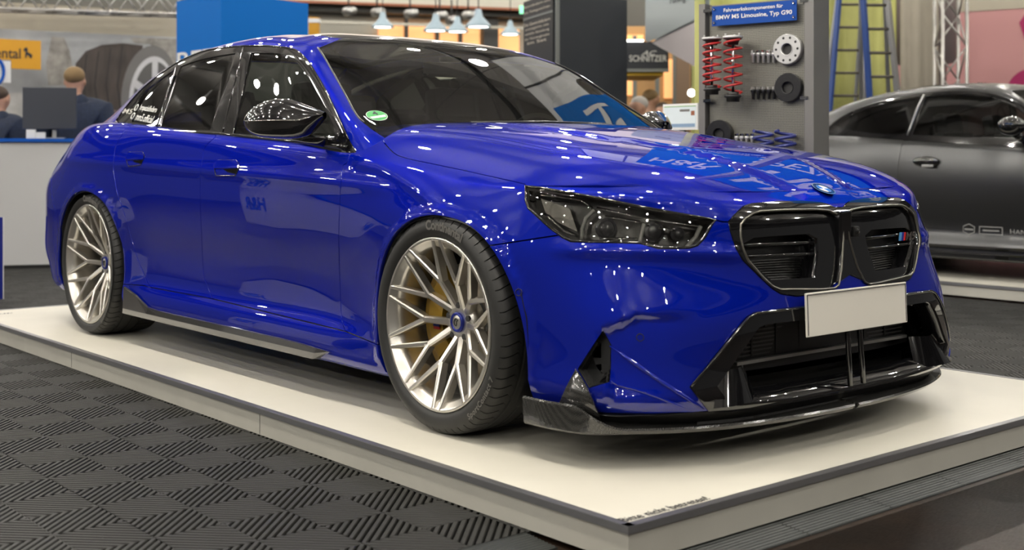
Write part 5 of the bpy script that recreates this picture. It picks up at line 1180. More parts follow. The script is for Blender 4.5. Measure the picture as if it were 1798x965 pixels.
def skinned(name, chains, m, par, sub=2, smooth=True):
    """chains: list of lists of (x,y,z,r); chains joined where points coincide"""
    idx = {}; V = []; R = []; E = []
    for ch in chains:
        pv = None
        for p in ch:
            k = tuple(round(c, 4) for c in p[:3])
            if k not in idx: idx[k] = len(V); V.append(p[:3]); R.append(p[3])
            if pv is not None and pv != idx[k]: E.append((pv, idx[k]))
            pv = idx[k]
    me = bpy.data.meshes.new(name); me.from_pydata(V, E, []); o = bpy.data.objects.new(name, me); link(o, par)
    a = o.modifiers.new('skin', 'SKIN'); a.use_smooth_shade = True; b = o.modifiers.new('sub', 'SUBSURF'); b.levels = sub; b.render_levels = sub
    for i, r in enumerate(R): me.skin_vertices[0].data[i].radius = (r if isinstance(r, tuple) else (r, r)); 
    me.skin_vertices[0].data[0].use_root = True
    me.materials.append(M[m]); return o
def person(loc, rz, label, top, hair, legs='cloth_dark', hood=True, H=1.8, hairlen=.0, group=None, sleeves=True, skin='skin'):
    o = empty('person', loc, rz, label, 'person', group); k = H/1.8
    q = lambda x, y, z, r: (x*k, y*k, z*k, (r[0]*k, r[1]*k) if isinstance(r, tuple) else r*k)
    # faces +x ; y = left
    body = [[q(0, 0, .98, (.13, .10)), q(0, 0, 1.15, (.12, .09)), q(0, 0, 1.36, (.14, .10)), q(-.01, 0, 1.50, .065), q(.0, 0, 1.57, .058), q(.02, 0, 1.63, (.095, .10)), q(.02, 0, 1.70, (.105, .115)), q(.015, 0, 1.765, (.09, .09))]]
    for s in (1, -1):
        arm = [q(0, 0, 1.36, (.14, .10)), q(-.01, .19*s, 1.42, .055), q(-.01, .25*s, 1.12, .043), q(.16, .22*s, .95, .034), q(.23, .20*s, .93, (.022, .035))]
        body.append(arm)
        for f_ in range(5):
            y = .20*s+(f_-2)*.017; ln_ = (.05, .075, .082, .076, .06)[f_] if f_ else .05
            body.append([q(.23, .20*s, .93, (.022, .035)), q(.26, y, .925, .0095), q(.26+ln_*.6, y, .915, .009), q(.26+ln_, y, .895, .008)])
        body.append([q(0, 0, .98, (.13, .10)), q(0, .10*s, .88, .085), q(.01, .105*s, .50, .056), q(-.02, .11*s, .09, .042), q(.12, .115*s, .04, (.035, .03))])
    skinned('body', body, skin, o)
    tp = [[q(0, 0, .88, (.20, .16)), q(0, 0, 1.10, (.205, .15)), q(0, 0, 1.34, (.235, .155)), q(-.01, 0, 1.49, (.13, .11))]]
    if hood: tp.append([q(-.01, 0, 1.49, (.13, .11)), q(-.08, 0, 1.52, (.14, .085))])
    for s in (1, -1): tp.append([q(0, 0, 1.34, (.235, .155)), q(-.01, .25*s, 1.395, .115), q(-.01, .30*s, 1.12, .095), q(.14, .24*s, .96, .065)])
    skinned('sweater', tp, top, o)
    lg = []
    for s in (1, -1): lg.append([q(0, 0, .97, (.15, .12)), q(0, .10*s, .86, .105), q(.01, .105*s, .50, .075), q(-.02, .11*s, .10, .062)])
    skinned('trousers', lg, legs, o)
    for s in (1, -1): MB().ball((.05*k, .112*s*k, .045*k), .1*k, 12, 8, (1.4, .5, .45)).build('shoe', 'trim_black', o)
    MB().ball((-.008*k, 0, 1.728*k), .108*k, 16, 12, (1.04, .90, .82)).build('hair', hair, o)
    for s in (1, -1): MB().ball((.012*k, .092*s*k, 1.665*k), .03*k, 8, 6, (.55, .3, 1)).build('ear', skin, o)
    MB().ball((.112*k, 0, 1.655*k), .02*k, 8, 6, (.9, .6, 1.2)).build('nose', skin, o)
    for s in (1, -1): MB().ball((.093*k, .032*s*k, 1.69*k), .011*k, 8, 6).build('eye', 'trim_black', o)
    MB().ball((.098*k, 0, 1.612*k), .018*k, 8, 6, (.4, 1.2, .3)).build('mouth', 'lip', o)
    return o
ra = math.atan2(FW[1], FW[0])
def pxy(px, dep): p = gxy(px, dep); return (p[0], p[1], FZ)
person(pxy(131, 12.2), ra+.15, 'man seen from behind in a navy hoodie with short blond hair at the counter', 'hoodie_navy', 'hair_blond', H=1.88)
person(pxy(-2, 12.0), ra-.3, 'person in a navy hoodie with grey collar beside the monitor', 'hoodie_navy', 'hair_brown', H=1.68)
person(pxy(203, 13.5), ra+PI, 'dark haired visitor whose head shows behind the sedan rear window', 'cloth_dark', 'hair_brown', H=1.50, hood=False)
for i, (a, b, dp, hr, lb) in enumerate([(1085, 162, 14, 'hair_blond', 'light haired visitor standing in front of the grey tower'), (1122, 172, 13.4, 'hair_grey', 'grey haired visitor in a cream coat under the black canopy'), (1143, 160, 17, 'hair_blond', 'fair haired visitor in the warm lit booth'), (1163, 182, 16.4, 'hair_brown', 'brown haired visitor walking past the warm booth'), (1100, 188, 15.6, 'hair_brown', 'visitor in dark clothes near the far mirror')]):
    person(pxy(a, dp), ra+(.8, 2.2, -1, 3.0, 1.4)[i], lb, ('cloth_dark', 'cloth_cream', 'cloth_grey', 'cloth_dark', 'cloth_grey')[i], hr, H=(zat(b, dp)-FZ)/.995, hood=False)
# blue strip panel at the left edge
B0 = Fr(-60, 8.6, 5, 8.8); bp_ = empty('stand_wall', B0.P(B0.L/2, FZ), 0, 'deep blue stand panel whose edge shows beside the white counter', 'panel'); cs(B0, bp_, 'board', 0, B0.L, FZ, B0.z(3, 381), -.06, 0, 'panel_blue'); cs(B0, bp_, 'edge', B0.L, B0.L+.006, FZ, B0.z(3, 381), -.06, .002, 'white_panel')
# ---------------- blue tower
T = Fr(310, 14.0, 388, 13.2); T2_ = Fr(388, 13.2, 541, 14.2)
tw = empty('blue_tower', T2_.P(T2_.L/2, FZ), 0, 'tall bright blue stand tower with white letters behind the sedan roof', 'tower')
h0 = zat(-14, 13.2); a_, b_, c_ = T.P(0, FZ), T.P(T.L, FZ), T2_.P(T2_.L, FZ); d_ = (a_[0]+c_[0]-b_[0], a_[1]+c_[1]-b_[1], FZ)
v = [a_, b_, c_, d_]; child(MB().add(v+[(p[0], p[1], h0) for p in v], [(0, 1, 5, 4), (1, 2, 6, 5), (2, 3, 7, 6), (3, 0, 4, 7), (4, 5, 6, 7)]).build('shell', 'tower_blue', None), tw)
child(ftext(T, 'lettering', 'BET', 'white_panel', .03, T.z(320, 122), T.L*.92, T.z(320, 92)-T.z(320, 122), .006, None, bold=.01), tw)
o = MB().box(at(552, 52, 15.5), (.12, .12, .30), ra).build('orange_post', 'sign_orange'); tag(o, 'orange box post with white cap right of the blue tower', 'post'); o2 = MB().box(at(552, 37, 15.5), (.14, .14, .05), ra).build('post_cap', 'white_panel', None); child(o2, o)
# ---------------- dark tower with text
D1 = Fr(921, 12.6, 975, 11.8); D2 = Fr(975, 11.8, 1101, 12.4)
dt = empty('dark_tower', D2.P(D2.L/2, FZ), 0, 'tall dark grey stand tower with a black text face', 'tower'); h0 = zat(-14, 11.8)
a_, b_, c_ = D1.P(0, FZ), D1.P(D1.L, FZ), D2.P(D2.L, FZ); d_ = (a_[0]+c_[0]-b_[0], a_[1]+c_[1]-b_[1], FZ); v = [a_, b_, c_, d_]
child(MB().add(v+[(p[0], p[1], h0) for p in v], [(0, 1, 5, 4), (1, 2, 6, 5), (2, 3, 7, 6), (3, 0, 4, 7), (4, 5, 6, 7)]).build('shell', 'tower_grey', None), dt)
cs(D1, dt, 'text_face', .0, D1.L-.03, FZ, h0, 0, .012, 'tower_black'); cs(D2, dt, 'corner_strip', 0, .045, FZ, h0, 0, .012, 'strip_grey')
cs(D1, dt, 'divider', 0, D1.L-.03, D1.z(948, 29), D1.z(948, 25), .012, .016, 'strip_grey')
for i, (yb, tx) in enumerate([(9, 'Sportfedern und'), (19.5, 'mit Teilegutachten'), (41, 'Die Gewindefedern'), (50, 'ermoeglichen eine'), (58.5, 'variable Absenkung'), (67.5, 'der Fahrzeughoehe'), (74.5, 'im Set')]):
    sh_ = (0, 0, 0, .04, .03, .02, .10)[i]; child(ftext(D1, 'lettering', tx, 'text_cream', .03+sh_, D1.z(948, yb), D1.L*.86-2*sh_, .030, .018, None, bold=.004), dt)
# ---------------- canopy stand, angled sign, warm booth
A = Fr(1085, 16.4, 1174, 16.4); an = empty('black_canopy', A.P(A.L/2, A.z(1130, 125)), 0, 'black canopy with a white logo and yellow underside', 'canopy')
cs(A, an, 'fascia', 0, A.L, A.z(1130, 121), A.z(1130, 73), -.06, 0, 'canopy_black'); cs(A, an, 'edge', 0, A.L, A.z(1130, 126), A.z(1130, 121), -.06, .02, 'strip_grey'); cs(A, an, 'underside', 0, A.L*.9, A.z(1130, 132), A.z(1130, 126), -1.2, -.06, 'canopy_yellow'); cs(A, an, 'top_edge', 0, A.L*.5, A.z(1130, 73), A.z(1130, 70), -.06, .02, 'lamp_soft')
child(ftext(A, 'lettering', 'SCHNITZER', 'text_pale', A.s_px(1105), A.z(1130, 108), A.s_px(1171)-A.s_px(1105), A.z(1130, 97)-A.z(1130, 108), .006, None, bold=.012), an); child(ftext(A, 'lettering', 'AC', 'text_pale', A.s_px(1126), A.z(1130, 97), A.s_px(1153)-A.s_px(1126), .06, .006, None, bold=.01, shear=.4), an)
BW = Fr(1060, 19, 1260, 19); bo = empty('warm_booth', BW.P(BW.L/2, FZ), 0, 'warm lit wooden booth with glazed posts behind the visitors', 'booth')
cs(BW, bo, 'back_wall', 0, BW.L, FZ, BW.z(1150, 40), -.6, -.5, 'booth_wood'); cs(BW, bo, 'floor_bar', 0, BW.L, FZ, .75, -.5, -.3, 'booth_dark')
for a in (1117, 1157, 1188): cs(BW, bo, 'post', BW.s_px(a)-.03, BW.s_px(a)+.03, FZ, BW.z(1150, 60), -.25, -.2, 'strip_grey')
cs(BW, bo, 'curtain', BW.s_px(1190), BW.s_px(1214), FZ, BW.z(1150, 95), -.22, -.16, 'booth_brown'); cs(BW, bo, 'lit_panel', BW.s_px(1172), BW.s_px(1189), BW.z(1150, 170), BW.z(1150, 100), -.48, -.45, 'warm_glow'); cs(BW, bo, 'lit_panel', BW.s_px(1101), BW.s_px(1116), BW.z(1150, 165), BW.z(1150, 128), -.48, -.45, 'warm_glow'); cs(BW, bo, 'upper_lights', BW.s_px(1095), BW.s_px(1135), BW.z(1150, 70), BW.z(1150, 56), -.48, -.45, 'warm_glow')
o = empty('globe_lamp', at(1214, 163, 15)); MB().ball((0, 0, 0), .045).build('bulb', 'lamp_soft', o); MB().tube([(0, 0, .045), (0, 0, .5)], .006, 5).build('cable', 'trim_black', o); tag(o, 'small round globe lamp beside the yellow curtain', 'lamp')
N = Fr(1132, 13.2, 1224, 12.2); hg = empty('angled_sign', N.P(N.L/2, N.z(1180, 70)), 0, 'angular hanging sign with pale grey upper and white lower facet', 'sign')
flat(N, hg, 'upper_facet', [(1133, -30), (1228, -30), (1228, 31), (1138, 74), (1133, 70)], 'sign_grey', 0); flat(N, hg, 'lower_facet', [(1228, 33), (1140, 74.5), (1216, 116), (1228, 116)], 'sign_white', -.02); flat(N, hg, 'back', [(1133, -30), (1228, -30), (1228, 116), (1216, 116), (1138, 74), (1133, 70)], 'sign_grey', -.12)
child(ftext(N, 'lettering', 'Tuning', 'ink', N.s_px(1176), N.z(1190, 8), .34, .10, .006, None, bold=.004, shear=.2), hg)
# small framed notice by the display
I = Fr(1164, 7.7, 1225, 7.5); nf = empty('info_stand', I.P(I.L/2, FZ), 0, 'white framed info sheet on a thin stand left of the display board', 'sign')
cs(I, nf, 'frame', 0, I.L, I.z(1195, 228), I.z(1195, 182), -.02, 0, 'white_panel'); cs(I, nf, 'sheet', .012, I.L-.012, I.z(1195, 224), I.z(1195, 186), 0, .002, 'sheet_pale'); cs(I, nf, 'stem', I.L/2-.01, I.L/2+.01, FZ, I.z(1195, 228), -.03, -.01, 'strip_grey'); cs(I, nf, 'foot', I.L/2-.12, I.L/2+.12, FZ, FZ+.02, -.14, .10, 'strip_grey')
cs(I, nf, 'picture', I.L*.5, I.L*.78, I.z(1195, 196), I.z(1195, 192), .002, .003, 'print_side'); cs(I, nf, 'picture', I.L*.82, I.L*.92, I.z(1195, 203), I.z(1195, 195), .002, .003, 'rust'); cs(I, nf, 'stripe', .02, I.L-.02, I.z(1195, 223), I.z(1195, 217), .002, .003, 'sheet_blue'); cs(I, nf, 'stripe', .012, I.L-.012, I.z(1195, 187.5), I.z(1195, 186), .002, .003, 'sheet_green')
# ---------------- right-hand background: curtain, ladders, column, pink wall
C_ = Fr(1214, 15.4, 1600, 15.4)
def curtain(fr, name, s0, s1, z0, z1, m, label, amp=.05, n=120, seed=1):
    rnd = random.Random(seed); ph = [rnd.uniform(0, 6) for _ in range(4)]; v = []; f = []
    for i in range(n+1):
        s = s0+(s1-s0)*i/n; o = amp*(math.sin(s*9+ph[0])+.6*math.sin(s*17+ph[1])+.4*math.sin(s*31+ph[2]))
        v += [fr.P(s, z0, o), fr.P(s, z1, o*.7)]
    for i in range(n): f.append((2*i, 2*i+2, 2*i+3, 2*i+1))
    o = MB().add(v, f, True).build(name, m, fix=False); tag(o, label, 'curtain'); md = o.modifiers.new('thickness', 'SOLIDIFY'); md.thickness = .006; return o
curtain(C_, 'fabric_curtain', C_.s_px(1214), C_.s_px(1576), FZ, 3.3, 'curtain_green', 'yellow green fabric curtain hanging behind the display and ladders')
curtain(C_, 'fabric_curtain', C_.s_px(1580), C_.s_px(1650), FZ, 3.3, 'curtain_grey', 'grey beige draped fabric beside the upright truss', .06, 60, 4)
NR = Fr(1219, 8.6, 1238, 8.5); 
curtain(NR, 'fabric_curtain', 0, NR.L, FZ, 2.6, 'curtain_green', 'narrow yellow green fabric strip left of the display post', .004, 12, 2)
colm = MB().lathe([(.28, FZ), (.28, zat(112, 16)), (.40, zat(108, 16)), (.40, 3.4)], 28, (gxy(1622, 16.2)[0], gxy(1622, 16.2)[1], 0)).build('round_column', 'column_mauve'); tag(colm, 'mauve grey round column with a wider upper part by the truss', 'column')
def ladder(name, p_bl, p_br, p_tl, p_tr, dep, nr, ml, mr, label):
    BL, BR, TL, TR_ = [Vector(at(a, b, dep)) for a, b in (p_bl, p_br, p_tl, p_tr)]; o = empty(name, ((BL+BR)/2), 0, label, 'ladder'); og = Vector(o.location)
    back = Vector((FW[0], FW[1], 0))*.5
    for A_, B_, mm in ((BL, TL, ml), (BR, TR_, mr)):
        t = (B_-A_); mb = MB(); mb.tube([A_-og, B_-og], .034, 4, smooth=False); mb.build('side_rail', mm, o)
        mb = MB(); mb.tube([A_-og+back*1.3, B_-og+back*.15], .022, 4, smooth=False); mb.build('rear_rail', 'steel', o)
    for k in range(nr):
        t = (k+.5)/nr; MB().tube([BL+(TL-BL)*t-og, BR+(TR_-BR)*t-og], .016, 6).build('rung', 'rung_dark', o)
    return o
gy = HOR_Y+(CAM[2]-FZ)*F_PX/14.3; gy2 = HOR_Y+(CAM[2]-FZ)*F_PX/12.6
ladder('step_ladder', (1437, gy), (1514, gy), (1474, -12), (1517, -12), 14.3, 11, 'ladder_blue', 'alu_truss', 'blue and grey step ladder standing next to the display post')
ladder('step_ladder', (1545, gy2), (1606, gy2), (1515, -12), (1557, -12), 12.6, 11, 'ladder_blue', 'alu_truss', 'second step ladder beside the grey drapes, one rail blue')
PW = Fr(1560, 18, 1990, 16.2); pk = slab(PW, 'wall_right', 0, PW.L, FZ, 4.2, -.2, 0, 'pink_wall', kind='structure'); o = slab(PW, 'trim_90', 0, PW.L, PW.z(1740, 18), 4.2, 0, .01, 'wall_beige', kind='structure')
fl = empty('wall_motif', PW.px(1796, 130, 0), 0, 'magenta curved motif on the pink wall above the grey coupe', 'decoration'); flat(PW, fl, 'arc', ell(1815, 160, 46, 40, 0, 40), 'magenta', .012); flat(PW, fl, 'arc', [(1790, 40), (1803, 20), (1830, 25), (1830, 75), (1800, 70)], 'magenta', .012)
# ================================================================ perforated display board with suspension parts
e_ = np.array([.979, .203]); o6 = gxy(1390, 6.5)
DB = Fr(1390, 6.5, 1391, 6.5); DB.a = o6; DB.e = e_/np.linalg.norm(e_); DB.n = np.array([DB.e[1], -DB.e[0]]); DB.L = 1.0; DB.ang = math.atan2(DB.e[1], DB.e[0])
sL, sR = DB.s_px(1246), DB.s_px(1413); ztop = 3.25
db = empty('display_stand', DB.P((sL+sR)/2, FZ), 0, 'grey display stand with a perforated board of suspension parts', 'display stand')
def dcs(name, s0, s1, z0, z1, o0, o1, m, **k): return cs(DB, db, name, s0, s1, z0, z1, o0, o1, m, **k)
dcs('board', sL, sR, FZ+.12, DB.z(1330, 3), -.012, 0, 'perforated'); dcs('backing', sL, sR, FZ+.12, DB.z(1330, 3), -.10, -.09, 'board_dark')
dcs('post', DB.s_px(1232), sL-.012, FZ, DB.z(1240, 8), -.10, .03, 'post_grey'); dcs('post', sR+.012, DB.s_px(1433), FZ, ztop, -.16, .03, 'post_grey')
dcs('foot', sL-.15, sR+.2, FZ, FZ+.05, -.34, .25, 'post_dark')
dcs('post_light', sL-.05, sL-.02, FZ, DB.z(1240, 8), -.02, .0, 'board_dark')
for px_, py_ in ((1246, 20), (1416, 2), (1246, 177), (1416, 172)):
    s = DB.s_px(px_); dcs('standoff', s-.02, s+.025, DB.z(px_, py_)-.008, DB.z(px_, py_)+.008, .0, .035, 'chrome')
# title sign
s0, s1 = DB.s_px(1256), DB.s_px(1404); z0, z1 = DB.z(1256, 47), DB.z(1256, 13)
sn = empty('title_sign', DB.P((s0+s1)/2, z0, .03), 0, 'blue sign with two lines of white lettering on the display board', 'sign')
cs(DB, sn, 'plate', s0, s1, z0, z1, .03, .036, 'sign_navy')
w1 = s1-s0; hh = z1-z0
child(ftext(DB, 'lettering', 'Fahrwerkskomponenten für', 'white_panel', s0+w1*.145, z0+hh*.62, w1*.70, hh*.24, .038, None, bold=.012), sn); child(ftext(DB, 'lettering', 'BMW M5 Limousine, Typ G90', 'white_panel', s0+w1*.05, z0+hh*.25, w1*.90, hh*.28, .038, None, bold=.014), sn)
for a in (.03, .97):
    for b in (.16, .86): child(MB().lathe([(0, 0), (.006, 0), (.007, -.004)], 12, DB.P(s0+w1*a, z0+hh*b, .040), 'y').build('screw', 'chrome', None), sn)
# coil-over struts
def helix(c, r, z0, z1, turns, tr, n=28, ph=0.0):
    N = int(turns*n); return [(c[0]+r*math.cos(2*PI*i/n+ph), c[1]+r*math.sin(2*PI*i/n+ph), z0+(z1-z0)*i/N) for i in range(N+1)]
def off_s(px_, o):
    q = Fr(1390, 6.5, 1391, 6.5); q.a = DB.a+DB.n*o; q.e = DB.e; return q.s_px(px_)
def strut(px_, yt, yb, turns, label):
    s = off_s(px_, .105); zt, zb = DB.z(px_, yt), DB.z(px_, yb); base = DB.P(s, zb, .105); H = zt-zb; o = empty('coilover', base, 0, label, 'coilover', 'coilovers on the display board')
    MB().tube(helix((0, 0), .047, H*.13, H*.93, turns, 0), .0058, 8).build('spring', 'spring_red', o)
    MB().lathe([(0, .0), (.034, 0), (.036, .02), (.046, .022), (.046, .034), (.03, .036), (.03, .05)], 24).build('lower_cup', 'trim_black', o)
    MB().lathe([(.0, 0), (.008, 0), (.008, H*.8), (0, H*.8)], 12, (0, 0, .05)).build('rod', 'chrome', o)
    MB().lathe([(.0, H*.86), (.028, H*.86), (.034, H*.93), (.05, H*.95), (.05, H*.96), (0, H*.96)], 24).build('bump_stop', 'trim_black', o)
    MB().lathe([(0, H*.955), (.052, H*.955), (.054, H*.965), (.054, H*.99), (.03, H), (0, H)], 28).build('top_mount', 'alu_cast', o)
    for q in range(3): MB().lathe([(0, H), (.005, H), (.005, H+.014), (0, H+.014)], 8, (.042*math.cos(q*2.1), .042*math.sin(q*2.1), -.004)).build('stud', 'steel', o)
strut(1250, 69, 168, 6.3, 'red coil spring strut at the outer edge of the display board'); strut(1287, 66, 180, 6.0, 'red coil spring strut next to the silver bolts')
# wheel spacers and bolts
def spacer(px_, py_, r, m, label):
    s = DB.s_px(px_); o = empty('wheel_spacer', DB.P(s, DB.z(px_, py_), .02), DB.ang, label, 'wheel spacer', 'wheel spacers on the display board')
    mb = MB().lathe([(.030, .012), (.030, -.020), (.033, -.0215), (.0345, -.018), (r-.003, -.018), (r, -.015), (r, .012), (.030, .012)], 48, axis='y', smooth=False); mb.build('disc', m, o)
    MB().lathe([(0, .0), (.0295, 0)], 24, axis='y').build('bore', 'board_dark', o)
    for q in range(10): a = 2*PI*q/10; MB().lathe([(0, -.0186), (.0068, -.0186)], 12, (r*.77*math.cos(a), 0, r*.77*math.sin(a)), 'y').build('bolt_hole', 'trim_black', o)
spacer(1387, 87, .079, 'alu_cast', 'silver wheel spacer disc on the display board'); spacer(1388, 154, .076, 'black_anod', 'black wheel spacer disc below the silver one'); spacer(1267, 235, .076, 'black_anod', 'black wheel spacer disc low on the board near the car hood')
def bolt(px_, py_, m, mh, label, group):
    s = DB.s_px(px_); o = empty('wheel_bolt', DB.P(s, DB.z(px_, py_), .016), 0, label, 'bolt', group)
    MB().lathe([(0, .0), (.012, 0), (.0135, -.004), (.0135, -.014), (.009, -.017), (.0075, -.052), (0, -.052)], 12).build('shaft', m, o); MB().lathe([(0, .014), (.0115, .014), (.012, 0), (0, 0)], 6, smooth=False).build('head', mh, o)
for q in range(5): bolt(1325+q*9, 93, 'alu_cast', 'chrome', 'silver wheel bolt in the row beside the silver spacer', 'silver wheel bolts')
for q in range(5): bolt(1324.5+q*9.3, 157, 'black_anod', 'steel', 'black wheel bolt in the row beside the black spacer', 'black wheel bolts')
for q in range(4): bolt(1296+q*9, 239, 'alu_cast', 'chrome', 'small bolt in the row low on the display board', 'lower wheel bolts')
for q, px_ in enumerate((1340, 1379)):
    s = off_s(px_, .06); zt, zb = DB.z(px_, 230), DB.z(px_, 292); o = empty('coil_spring', DB.P(s, zb, .06), 0, ('dark blue lowering spring beside the small bolts low on the board', 'dark blue lowering spring between its twin and the wide display post')[q], 'coil spring', 'blue springs on the display board')
    MB().tube(helix((0, 0), .05, 0, zt-zb, 4.6, 0, ph=q), .0085, 8).build('coil', 'spring_blue', o)
# blue header above the board with big white letters (seen mirrored in the hood)
hd_ = empty('header_banner', (.9, 2.75, 2.02), 0, 'blue overhead banner with big white letters above the display', 'banner')
def hb_(name, x0, x1, z0, z1, y0, y1, m): return child(MB().box(((x0+x1)/2, (y0+y1)/2, (z0+z1)/2), (x1-x0, y1-y0, z1-z0)).build(name, m, None), hd_)
hb_('panel', -.85, 2.75, 2.02, 3.25, 2.70, 2.80, 'tower_blue')
child(text_obj('lettering', 'H&R', 'white_panel', lambda a, b: (.62+a, 2.694, 2.40+b), .6, None, fit=(1.55, .60), bold=.02), hd_)
child(text_obj('lettering', 'SPEZIALFEDERN', 'white_panel', lambda a, b: (.30+a, 2.694, 2.12+b), .2, None, fit=(2.2, .16), bold=.008), hd_)
child(text_obj('lettering', 'H&R', 'white_panel', lambda a, b: (-.70+a, 2.694, 2.45+b), .3, None, fit=(.85, .42), bold=.01), hd_)
ws_ = empty('hanging_sign', (-1.8, 3.6, 3.2), 0, 'white hanging sign board with dark frame left of the blue banner', 'sign')
child(MB().box((-1.85, 3.6, 3.62), (1.5, .06, .95)).build('panel', 'white_panel', None), ws_)
for x in (-2.6, -1.85, -1.1): child(MB().box((x, 3.565, 3.62), (.03, .02, .98)).build('frame', 'trim_black', None), ws_)
for x in (-2.4, -1.3): child(MB().tube([(x, 3.6, 4.1), (x, 3.6, 7.2)], .006, 5).build('cable', 'trim_black', None), ws_)
for x in (-.6, 2.5): child(MB().tube([(x, 2.75, 3.25), (x, 2.75, 7.2)], .006, 5).build('cable', 'trim_black', None), hd_)

# unseen counter and booth wall added for reflections in the doors
nb = empty('reflected_counter', (-5.2, -4.2, FZ), .35, 'unseen white counter with blue lettering added for the door reflections', 'counter')
MB().box((0, 0, .55), (1.8, .6, 1.1)).build('body', 'counter_white', nb); MB().box((0, 0, 1.115), (1.9, .7, .03)).build('top', 'stand_blue', nb)
text_obj('lettering', 'H&R', 'stand_blue', lambda a, b: (.7-a*1.0, .305, .45+b), .4, nb, fit=(1.3, .45), bold=.02)
sw = empty('reflected_booth_wall', (-7.5, -6.5, FZ), .55, 'unseen booth wall with white upper field and dark base added for the door reflections', 'wall panel')
MB().box((0, 0, .6), (7.0, .12, 1.2)).build('base', 'tower_grey', sw); MB().box((0, 0, 2.0), (7.0, .12, 1.6)).build('upper_field', 'white_panel', sw); MB().box((0, .07, 1.22), (7.0, .02, .07)).build('stripe', 'magenta', sw)
# ================================================================ grey coupe on the next platform
cp = empty('coupe_car', (0, 6.10, 0), 0, 'matte dark grey two-door coupe on the neighbouring platform', 'car')
n2 = body_net.copy(); n2[..., 1] *= .97
CB = Skin(n2, None); CB.sign = BODY.sign
g2 = green_net.copy(); xx = g2[..., 0]; g2[..., 0] = np.where(xx > -.5, -.5+(xx+.5)*.8, xx*1.0); g2[..., 1] *= .97; g2[..., 2] = g2[..., 2]
CG = Skin(g2, None, su=.2, sv=.13); CG.sign = GREEN.sign
def cx(sk, pts, n=3, **k): return [sk.find('xz', p, **k) for p in (crom(pts, n) if n else pts)]
KS = dict(umin=10, umax=22, vmin=1, vmax=11.8)
dr = cx(CB, [(-.70, 1.03), (-.71, .9), (-.72, .75), (-.70, .55), (-.64, .36)], 3, **KS); dfr = cx(CB, [(.62, .95), (.62, .7), (.60, .36)], 3, **KS)
door_uv = dr+dfr[::-1]+[(dfr[0][0], 11.6), (dr[0][0], 11.6)]
af = [CB.find('xz', p, umin=7, umax=13.5, vmin=.6, vmax=10) for p in crom(ARF, 2)]; ar = [CB.find('xz', p, umin=18, umax=24, vmin=.6, vmax=10) for p in crom(ARR, 2)]
cab2 = [(12.6, 13)]+[CB.find('xw', p, umin=7, umax=26, vmin=9.6) for p in [(.66, .12), (.64, .4), (.56, .72), (.36, .81), (-.1, .82), (-.5, .82), (-.9, .815), (-1.2, .80), (-1.5, .78), (-1.8, .73), (-1.95, .64), (-2.02, .45)]]+[(24.8, 13)]
PCC = cut_skin(CB, [('wf', af+[(af[-1][0], 0), (af[0][0], 0)]), ('wr', ar+[(ar[-1][0], 0), (ar[0][0], 0)]), ('cab', cab2), ('door', door_uv)], du=.25, dv=.25)
for key, nm in (('rest', 'body_shell'), ('door', 'door')):
    for fn in ((lambda p: p), mir): mesh_obj(nm, [fn(panel(CB, PCC[key], gap=.002))], 'grey_matte', cp)
KG = dict(umin=4.4, umax=14, vmin=0, vmax=7)
dtop = cx(CG, [(-1.46, 1.17), (-1.38, 1.235), (-1.24, 1.30), (-.99, 1.365), (-.73, 1.405), (-.48, 1.42), (-.24, 1.415), (-.02, 1.38), (.20, 1.30), (.38, 1.16), (.50, 1.04)], 3, **KG)
dlo2 = dtop+[(dtop[-1][0], 0), (dtop[0][0], 0)]
g_r = cx(CG, [(-1.42, 1.18), (-1.34, 1.235), (-1.22, 1.28), (-.98, 1.345), (-.66, 1.39)], 3, **KG)+cx(CG, [(-.70, 1.09), (-1.0, 1.10), (-1.3, 1.14)], 0, **KG)
g_f = cx(CG, [(-.60, 1.392), (-.48, 1.40), (-.24, 1.395), (-.04, 1.36), (.17, 1.28), (.34, 1.15)], 3, **KG)+cx(CG, [(.42, 1.05), (-.2, 1.06), (-.64, 1.085)], 0, **KG)
wl = [CG.find('xw', p, umin=0, umax=6, vmin=.2, vmax=7) for p in [(.04, .58), (.16, .64), (.30, .70), (.44, .75), (.53, .78)]]; hdr = [CG.find('xw', p, umin=0, umax=6, vmin=3, vmax=7.5) for p in [(.05, .35), (.06, .1)]]
ws2 = [(0, 0), (0, hdr[-1][1])]+hdr[::-1]+wl+[(wl[-1][0], 0)]
PGG = cut_skin(CG, [('gf', g_f), ('gr', g_r), ('dlo', dlo2), ('ws', ws2)], du=.25, dv=.25)
for key, nm, m_ in (('rest', 'roof', 'grey_matte'), ('dlo', 'window_trim', 'gloss_black'), ('gf', 'side_window', 'glass_coupe'), ('gr', 'quarter_window', 'glass_dark')):
    for fn in ((lambda p: p), mir): mesh_obj(nm, [fn(panel(CG, PGG[key], gap=0, flange=key in ('rest', 'dlo'), off=.002 if key == 'dlo' else 0))], m_, cp)
mesh_obj('windshield', both(panel(CG, PGG['ws'], gap=0, flange=False)), 'glass_screen', cp)
pp = P3([CG.find('xz', p, **KG) for p in lin([(-.62, 1.40), (-.68, 1.08)], .05)], .004, CG); MB().tube(pp, .010, 6).build('window_post', 'steel', cp)
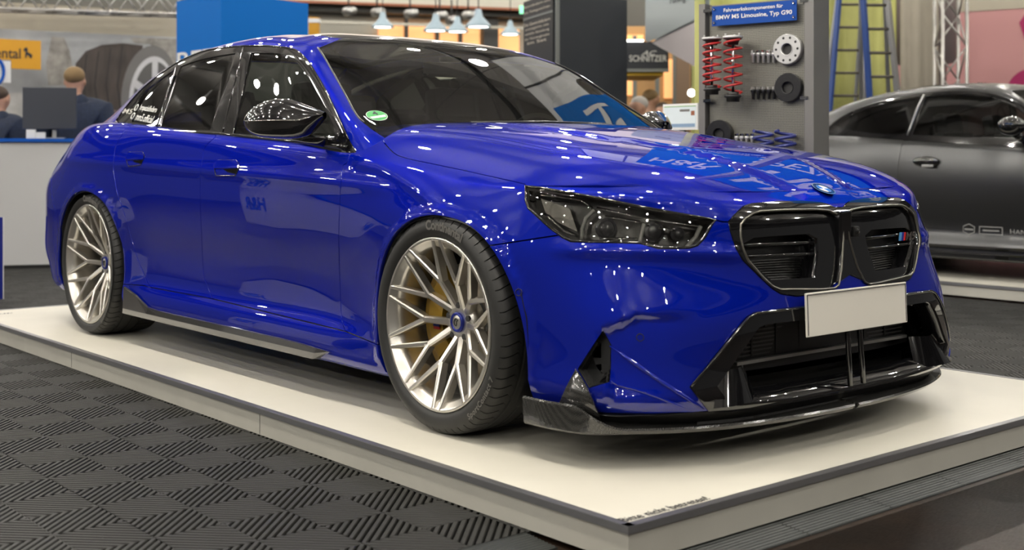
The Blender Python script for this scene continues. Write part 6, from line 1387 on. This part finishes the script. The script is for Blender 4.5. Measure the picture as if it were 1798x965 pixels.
for sg in (-1, 1):
    MB().ball((-.47, sg*.918, .875), .1, 20, 12, (1.15, .22, .42)).build('door_handle', 'gloss_black', cp); MB().box((-.44, sg*.943, .842), (.10, .006, .020)).build('key_plate', 'steel', cp, bevel=.003)
    MB().ball((.27, sg*1.0, 1.135), .1, 20, 14, (.95, 1.05, .72)).build('mirror', 'gloss_black', cp); MB().tube([(.29, sg*.85, 1.02), (.28, sg*.96, 1.08)], .03, 8).build('mirror_arm', 'gloss_black', cp)
    MB().box((-.1, sg*.945, .235), (2.3, .05, .03)).build('side_skirt', 'gloss_black', cp, bevel=.008); MB().box((-.1, sg*.94, .175), (2.3, .07, .05)).build('side_skirt', 'gloss_black', cp, bevel=.01)
for k, (a, b) in enumerate(((-.29, -.18), (-.145, .04))):
    if k == 0: MB().tube([(-.10+.052*math.cos(q*PI/3+.5), -.937, .37+.040*math.sin(q*PI/3+.5)) for q in range(6)], .004, 4, True).build('sticker', 'sticker_grey', cp); MB().box((-.10, -.937, .37), (.07, .002, .012)).build('sticker', 'sticker_grey', cp)
    else:
        for z in (.355, .41): MB().box((.075, -.937, z-.015), (.18, .002, .006)).build('sticker', 'sticker_grey', cp)
        for x in (-.015, .165): MB().box((x, -.937, .367), (.006, .002, .06)).build('sticker', 'sticker_grey', cp)
        MB().box((.075, -.937, .368), (.13, .002, .010)).build('sticker', 'sticker_grey', cp)
text_obj('sticker_lettering', 'HANKOOK', 'sticker_grey', lambda a, b: (.225+a, -.938, .352+b), .05, cp, fit=(.30, .032), bold=.003)
for src, x, w_ in ((wf, 1.503, .95), (wr, -1.503, .95)):
    for left in (False, True):
        for o in src:
            c = copy_tree(o, cp); c.location = (x, -w_ if not left else w_, TR); c.rotation_euler = (0, 0, PI if left else 0)
MB().box((-.3, 0, .34), (2.6, 1.5, .05)).build('cabin_floor', 'seat_dark', cp); MB().box((0, 0, .18), (4.2, 1.6, .06)).build('underbody', 'trim_black', cp)
for y in (-.38, .38):
    s = MB().box((-.25, y, .42), (.5, .5, .16)).build('seat', 'seat_dark', cp, bevel=.05); MB().box((-.50, y, .78), (.16, .48, .66), 0, -.22).build('seat_back', 'seat_dark', s, bevel=.06); MB().box((-.60, y, 1.17), (.11, .28, .18), 0, -.2).build('headrest', 'seat_dark', s, bevel=.04)
p2 = empty('display_platform', (0, 6.15, FZ), 0, 'low white display platform under the matte grey coupe', 'platform')
MB().box((.3, 0, .045), (6.2, 2.54, .09)).build('base', 'plat_side', p2); MB().box((.3, 0, .0935), (6.2, 2.54, .007)).build('top_board', 'plat_top', p2); MB().box((.3, -1.275, .085), (6.2, .012, .022)).build('edge_trim', 'alu_trim', p2)
